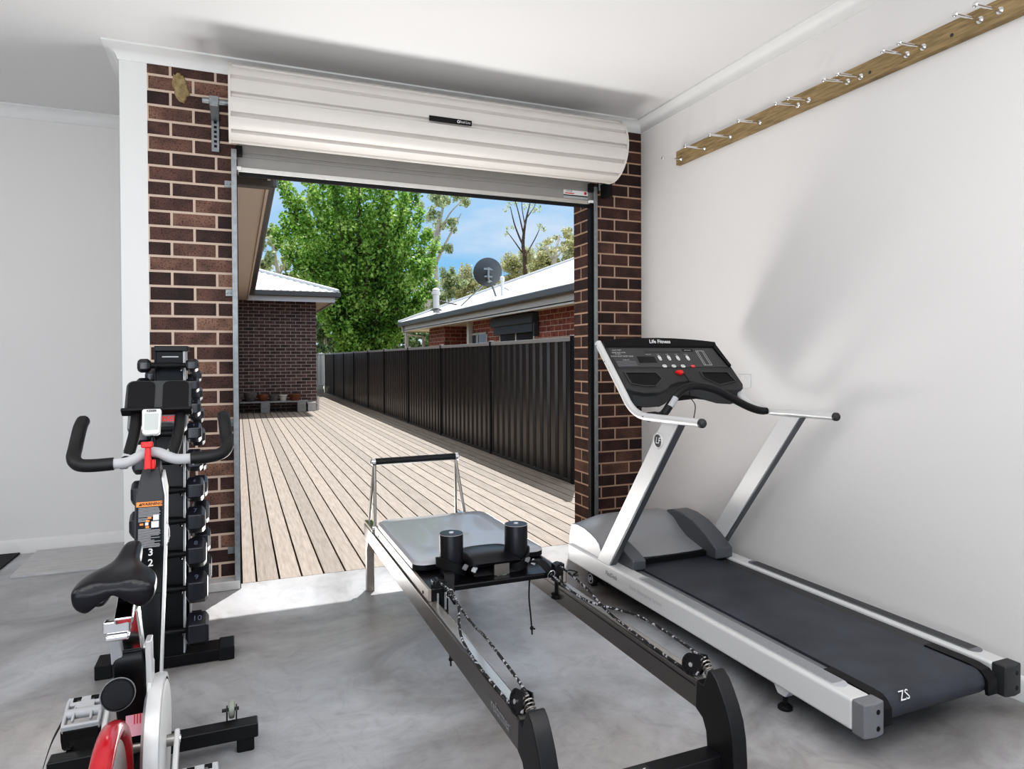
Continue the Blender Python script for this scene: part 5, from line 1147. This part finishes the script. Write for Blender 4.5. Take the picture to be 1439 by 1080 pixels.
gum('gum_tree', 'grey green gum tree above the far roof on the left', 392, 400, 36, [[(392, 415, .16), (390, 380, .1), (384, 345, .05)], [(390, 390, .08), (404, 362, .04)]],
    [(384, 340, 12, 16), (378, 362, 12, 14), (396, 372, 14, 12), (404, 358, 10, 8), (372, 382, 16, 12), (408, 382, 12, 8), (390, 392, 18, 8), (376, 325, 9, 10), (420, 395, 10, 8), (368, 350, 10, 18)], 'gum', .17, dens=600)
gum('silver_shrub', 'tall silvery green shrub between the far brick corner and the big tree', 458, 480, 35, [[(458, 495, .1), (456, 450, .05)]],
    [(452, 480, 12, 20), (462, 455, 14, 22), (455, 430, 12, 20), (470, 480, 16, 18), (450, 410, 9, 12), (466, 425, 12, 16), (480, 470, 14, 22), (446, 455, 8, 24), (452, 495, 16, 12), (470, 445, 12, 22)], 'shrubm', .17, dens=1100)
gum('silver_shrub', 'grey green shrubs filling the gap left of the neighbouring verandah', 575, 470, 36, [[(575, 490, .1), (577, 450, .05)]],
    [(560, 480, 14, 16), (578, 470, 16, 18), (590, 455, 16, 16), (600, 475, 16, 16), (570, 450, 12, 14), (610, 460, 14, 16), (545, 488, 12, 10), (625, 480, 14, 12), (585, 490, 20, 10), (612, 490, 20, 10), (566, 486, 16, 12), (556, 470, 12, 14), (575, 440, 12, 14)], 'shrubm', .18, dens=1000)

# ------------------------------------------------------------------ light
w = bpy.data.worlds.new('sky'); scene.world = w; w.use_nodes = True; nt = w.node_tree
bg = nt.nodes['Background']; tc = N(nt, 'ShaderNodeTexCoord'); sx = N(nt, 'ShaderNodeSeparateXYZ'); L(nt, tc.outputs['Generated'], sx.inputs[0])
grad = ramp(nt, sx.outputs['Z'], [(.0, rgb(216, 232, 248)), (.09, rgb(150, 202, 246)), (.15, rgb(136, 194, 244)), (.25, rgb(176, 211, 247)), (.42, rgb(190, 214, 242)), (.6, rgb(228, 233, 238))])
mp = N(nt, 'ShaderNodeMapping'); mp.inputs['Scale'].default_value = (2.2, 2.2, 7); L(nt, tc.outputs['Generated'], mp.inputs['Vector'])
nz = N(nt, 'ShaderNodeTexNoise', Scale=1.6, Detail=6.0, Roughness=.55); L(nt, mp.outputs[0], nz.inputs['Vector'])
cl = ramp(nt, nz.outputs['Fac'], [(.46, (0, 0, 0, 1)), (.72, (.75, .75, .75, 1))])
mx = N(nt, 'ShaderNodeMix', data_type='RGBA'); L(nt, cl, mx.inputs['Factor']); L(nt, grad, mx.inputs['A']); mx.inputs['B'].default_value = rgb(232, 240, 250)
L(nt, mx.outputs['Result'], bg.inputs['Color']); mr = N(nt, 'ShaderNodeMapRange'); mr.inputs['From Min'].default_value = .32; mr.inputs['From Max'].default_value = .75; mr.inputs['To Min'].default_value = 1.0; mr.inputs['To Max'].default_value = 2.0; L(nt, sx.outputs['Z'], mr.inputs['Value']); L(nt, mr.outputs[0], bg.inputs['Strength'])
sd_ = bpy.data.lights.new('sun', 'SUN'); sd_.energy = 7.2; sd_.angle = .0093; sd_.color = (1, .98, .95)
so = bpy.data.objects.new('sun', sd_); COL.objects.link(so)
so.rotation_euler = V((-.287, -.47, -1)).to_track_quat('-Z', 'Y').to_euler()
def area(name, loc, target, sx_, sy_, e, col=(1, 1, 1)):
    l = bpy.data.lights.new(name, 'AREA'); l.shape = 'RECTANGLE'; l.size = sx_; l.size_y = sy_; l.energy = e; l.color = col
    o = bpy.data.objects.new(name, l); COL.objects.link(o); o.location = loc; o.rotation_euler = (V(target)-V(loc)).to_track_quat('-Z', 'Y').to_euler(); return o
area('bounce_fill', (-.9, -1.6, 1.0), (-.6, -1.0, 3.1), 3.4, 2.0, 140)  # added fill aimed upward behind the camera, not a fitting of the garage
area('overhead_fill', (-.2, .3, 3.10), (-.2, .5, 0), 5.2, 3.0, 135)  # added soft fill from above, no fitting on this ceiling
area('recess_fill', (-3.4, 2.4, 3.08), (-3.0, 3.6, 0), 2.4, 2.0, 70)  # added fill to brighten the left recess wall
def spot(name, loc, target, e, ang, r, blend=.6, col=(1, .985, .96)):
    l = bpy.data.lights.new(name, 'SPOT'); l.energy = e; l.spot_size = math.radians(ang); l.spot_blend = blend; l.shadow_soft_size = r; l.color = col
    o = bpy.data.objects.new(name, l); COL.objects.link(o); o.location = loc; o.rotation_euler = (V(target)-V(loc)).to_track_quat('-Z', 'Y').to_euler(); return o
spot('deck_bounce', (1.2, 6.2, .25), (1.1, 2.2, 3.14), 60, 95, .7, .8)  # added spot standing in for sunlight bounced off the deck
# added spots standing in for light bounced up off the sunlit threshold
for x in (.35, .95, 1.6): spot('threshold_bounce', (x, 4.16, .04), (x*.9, 2.6, 3.14), 122, 150, .4, .9)
scene.view_settings.view_transform = 'Standard'
scene.view_settings.look = 'None'
scene.view_settings.exposure = 0
scene.view_settings.use_curve_mapping = True
cmap = scene.view_settings.curve_mapping
cc_ = cmap.curves[3]
for p in ((.03, .018), (.18, .170), (.55, .575)): cc_.points.new(*p)
cmap.update()
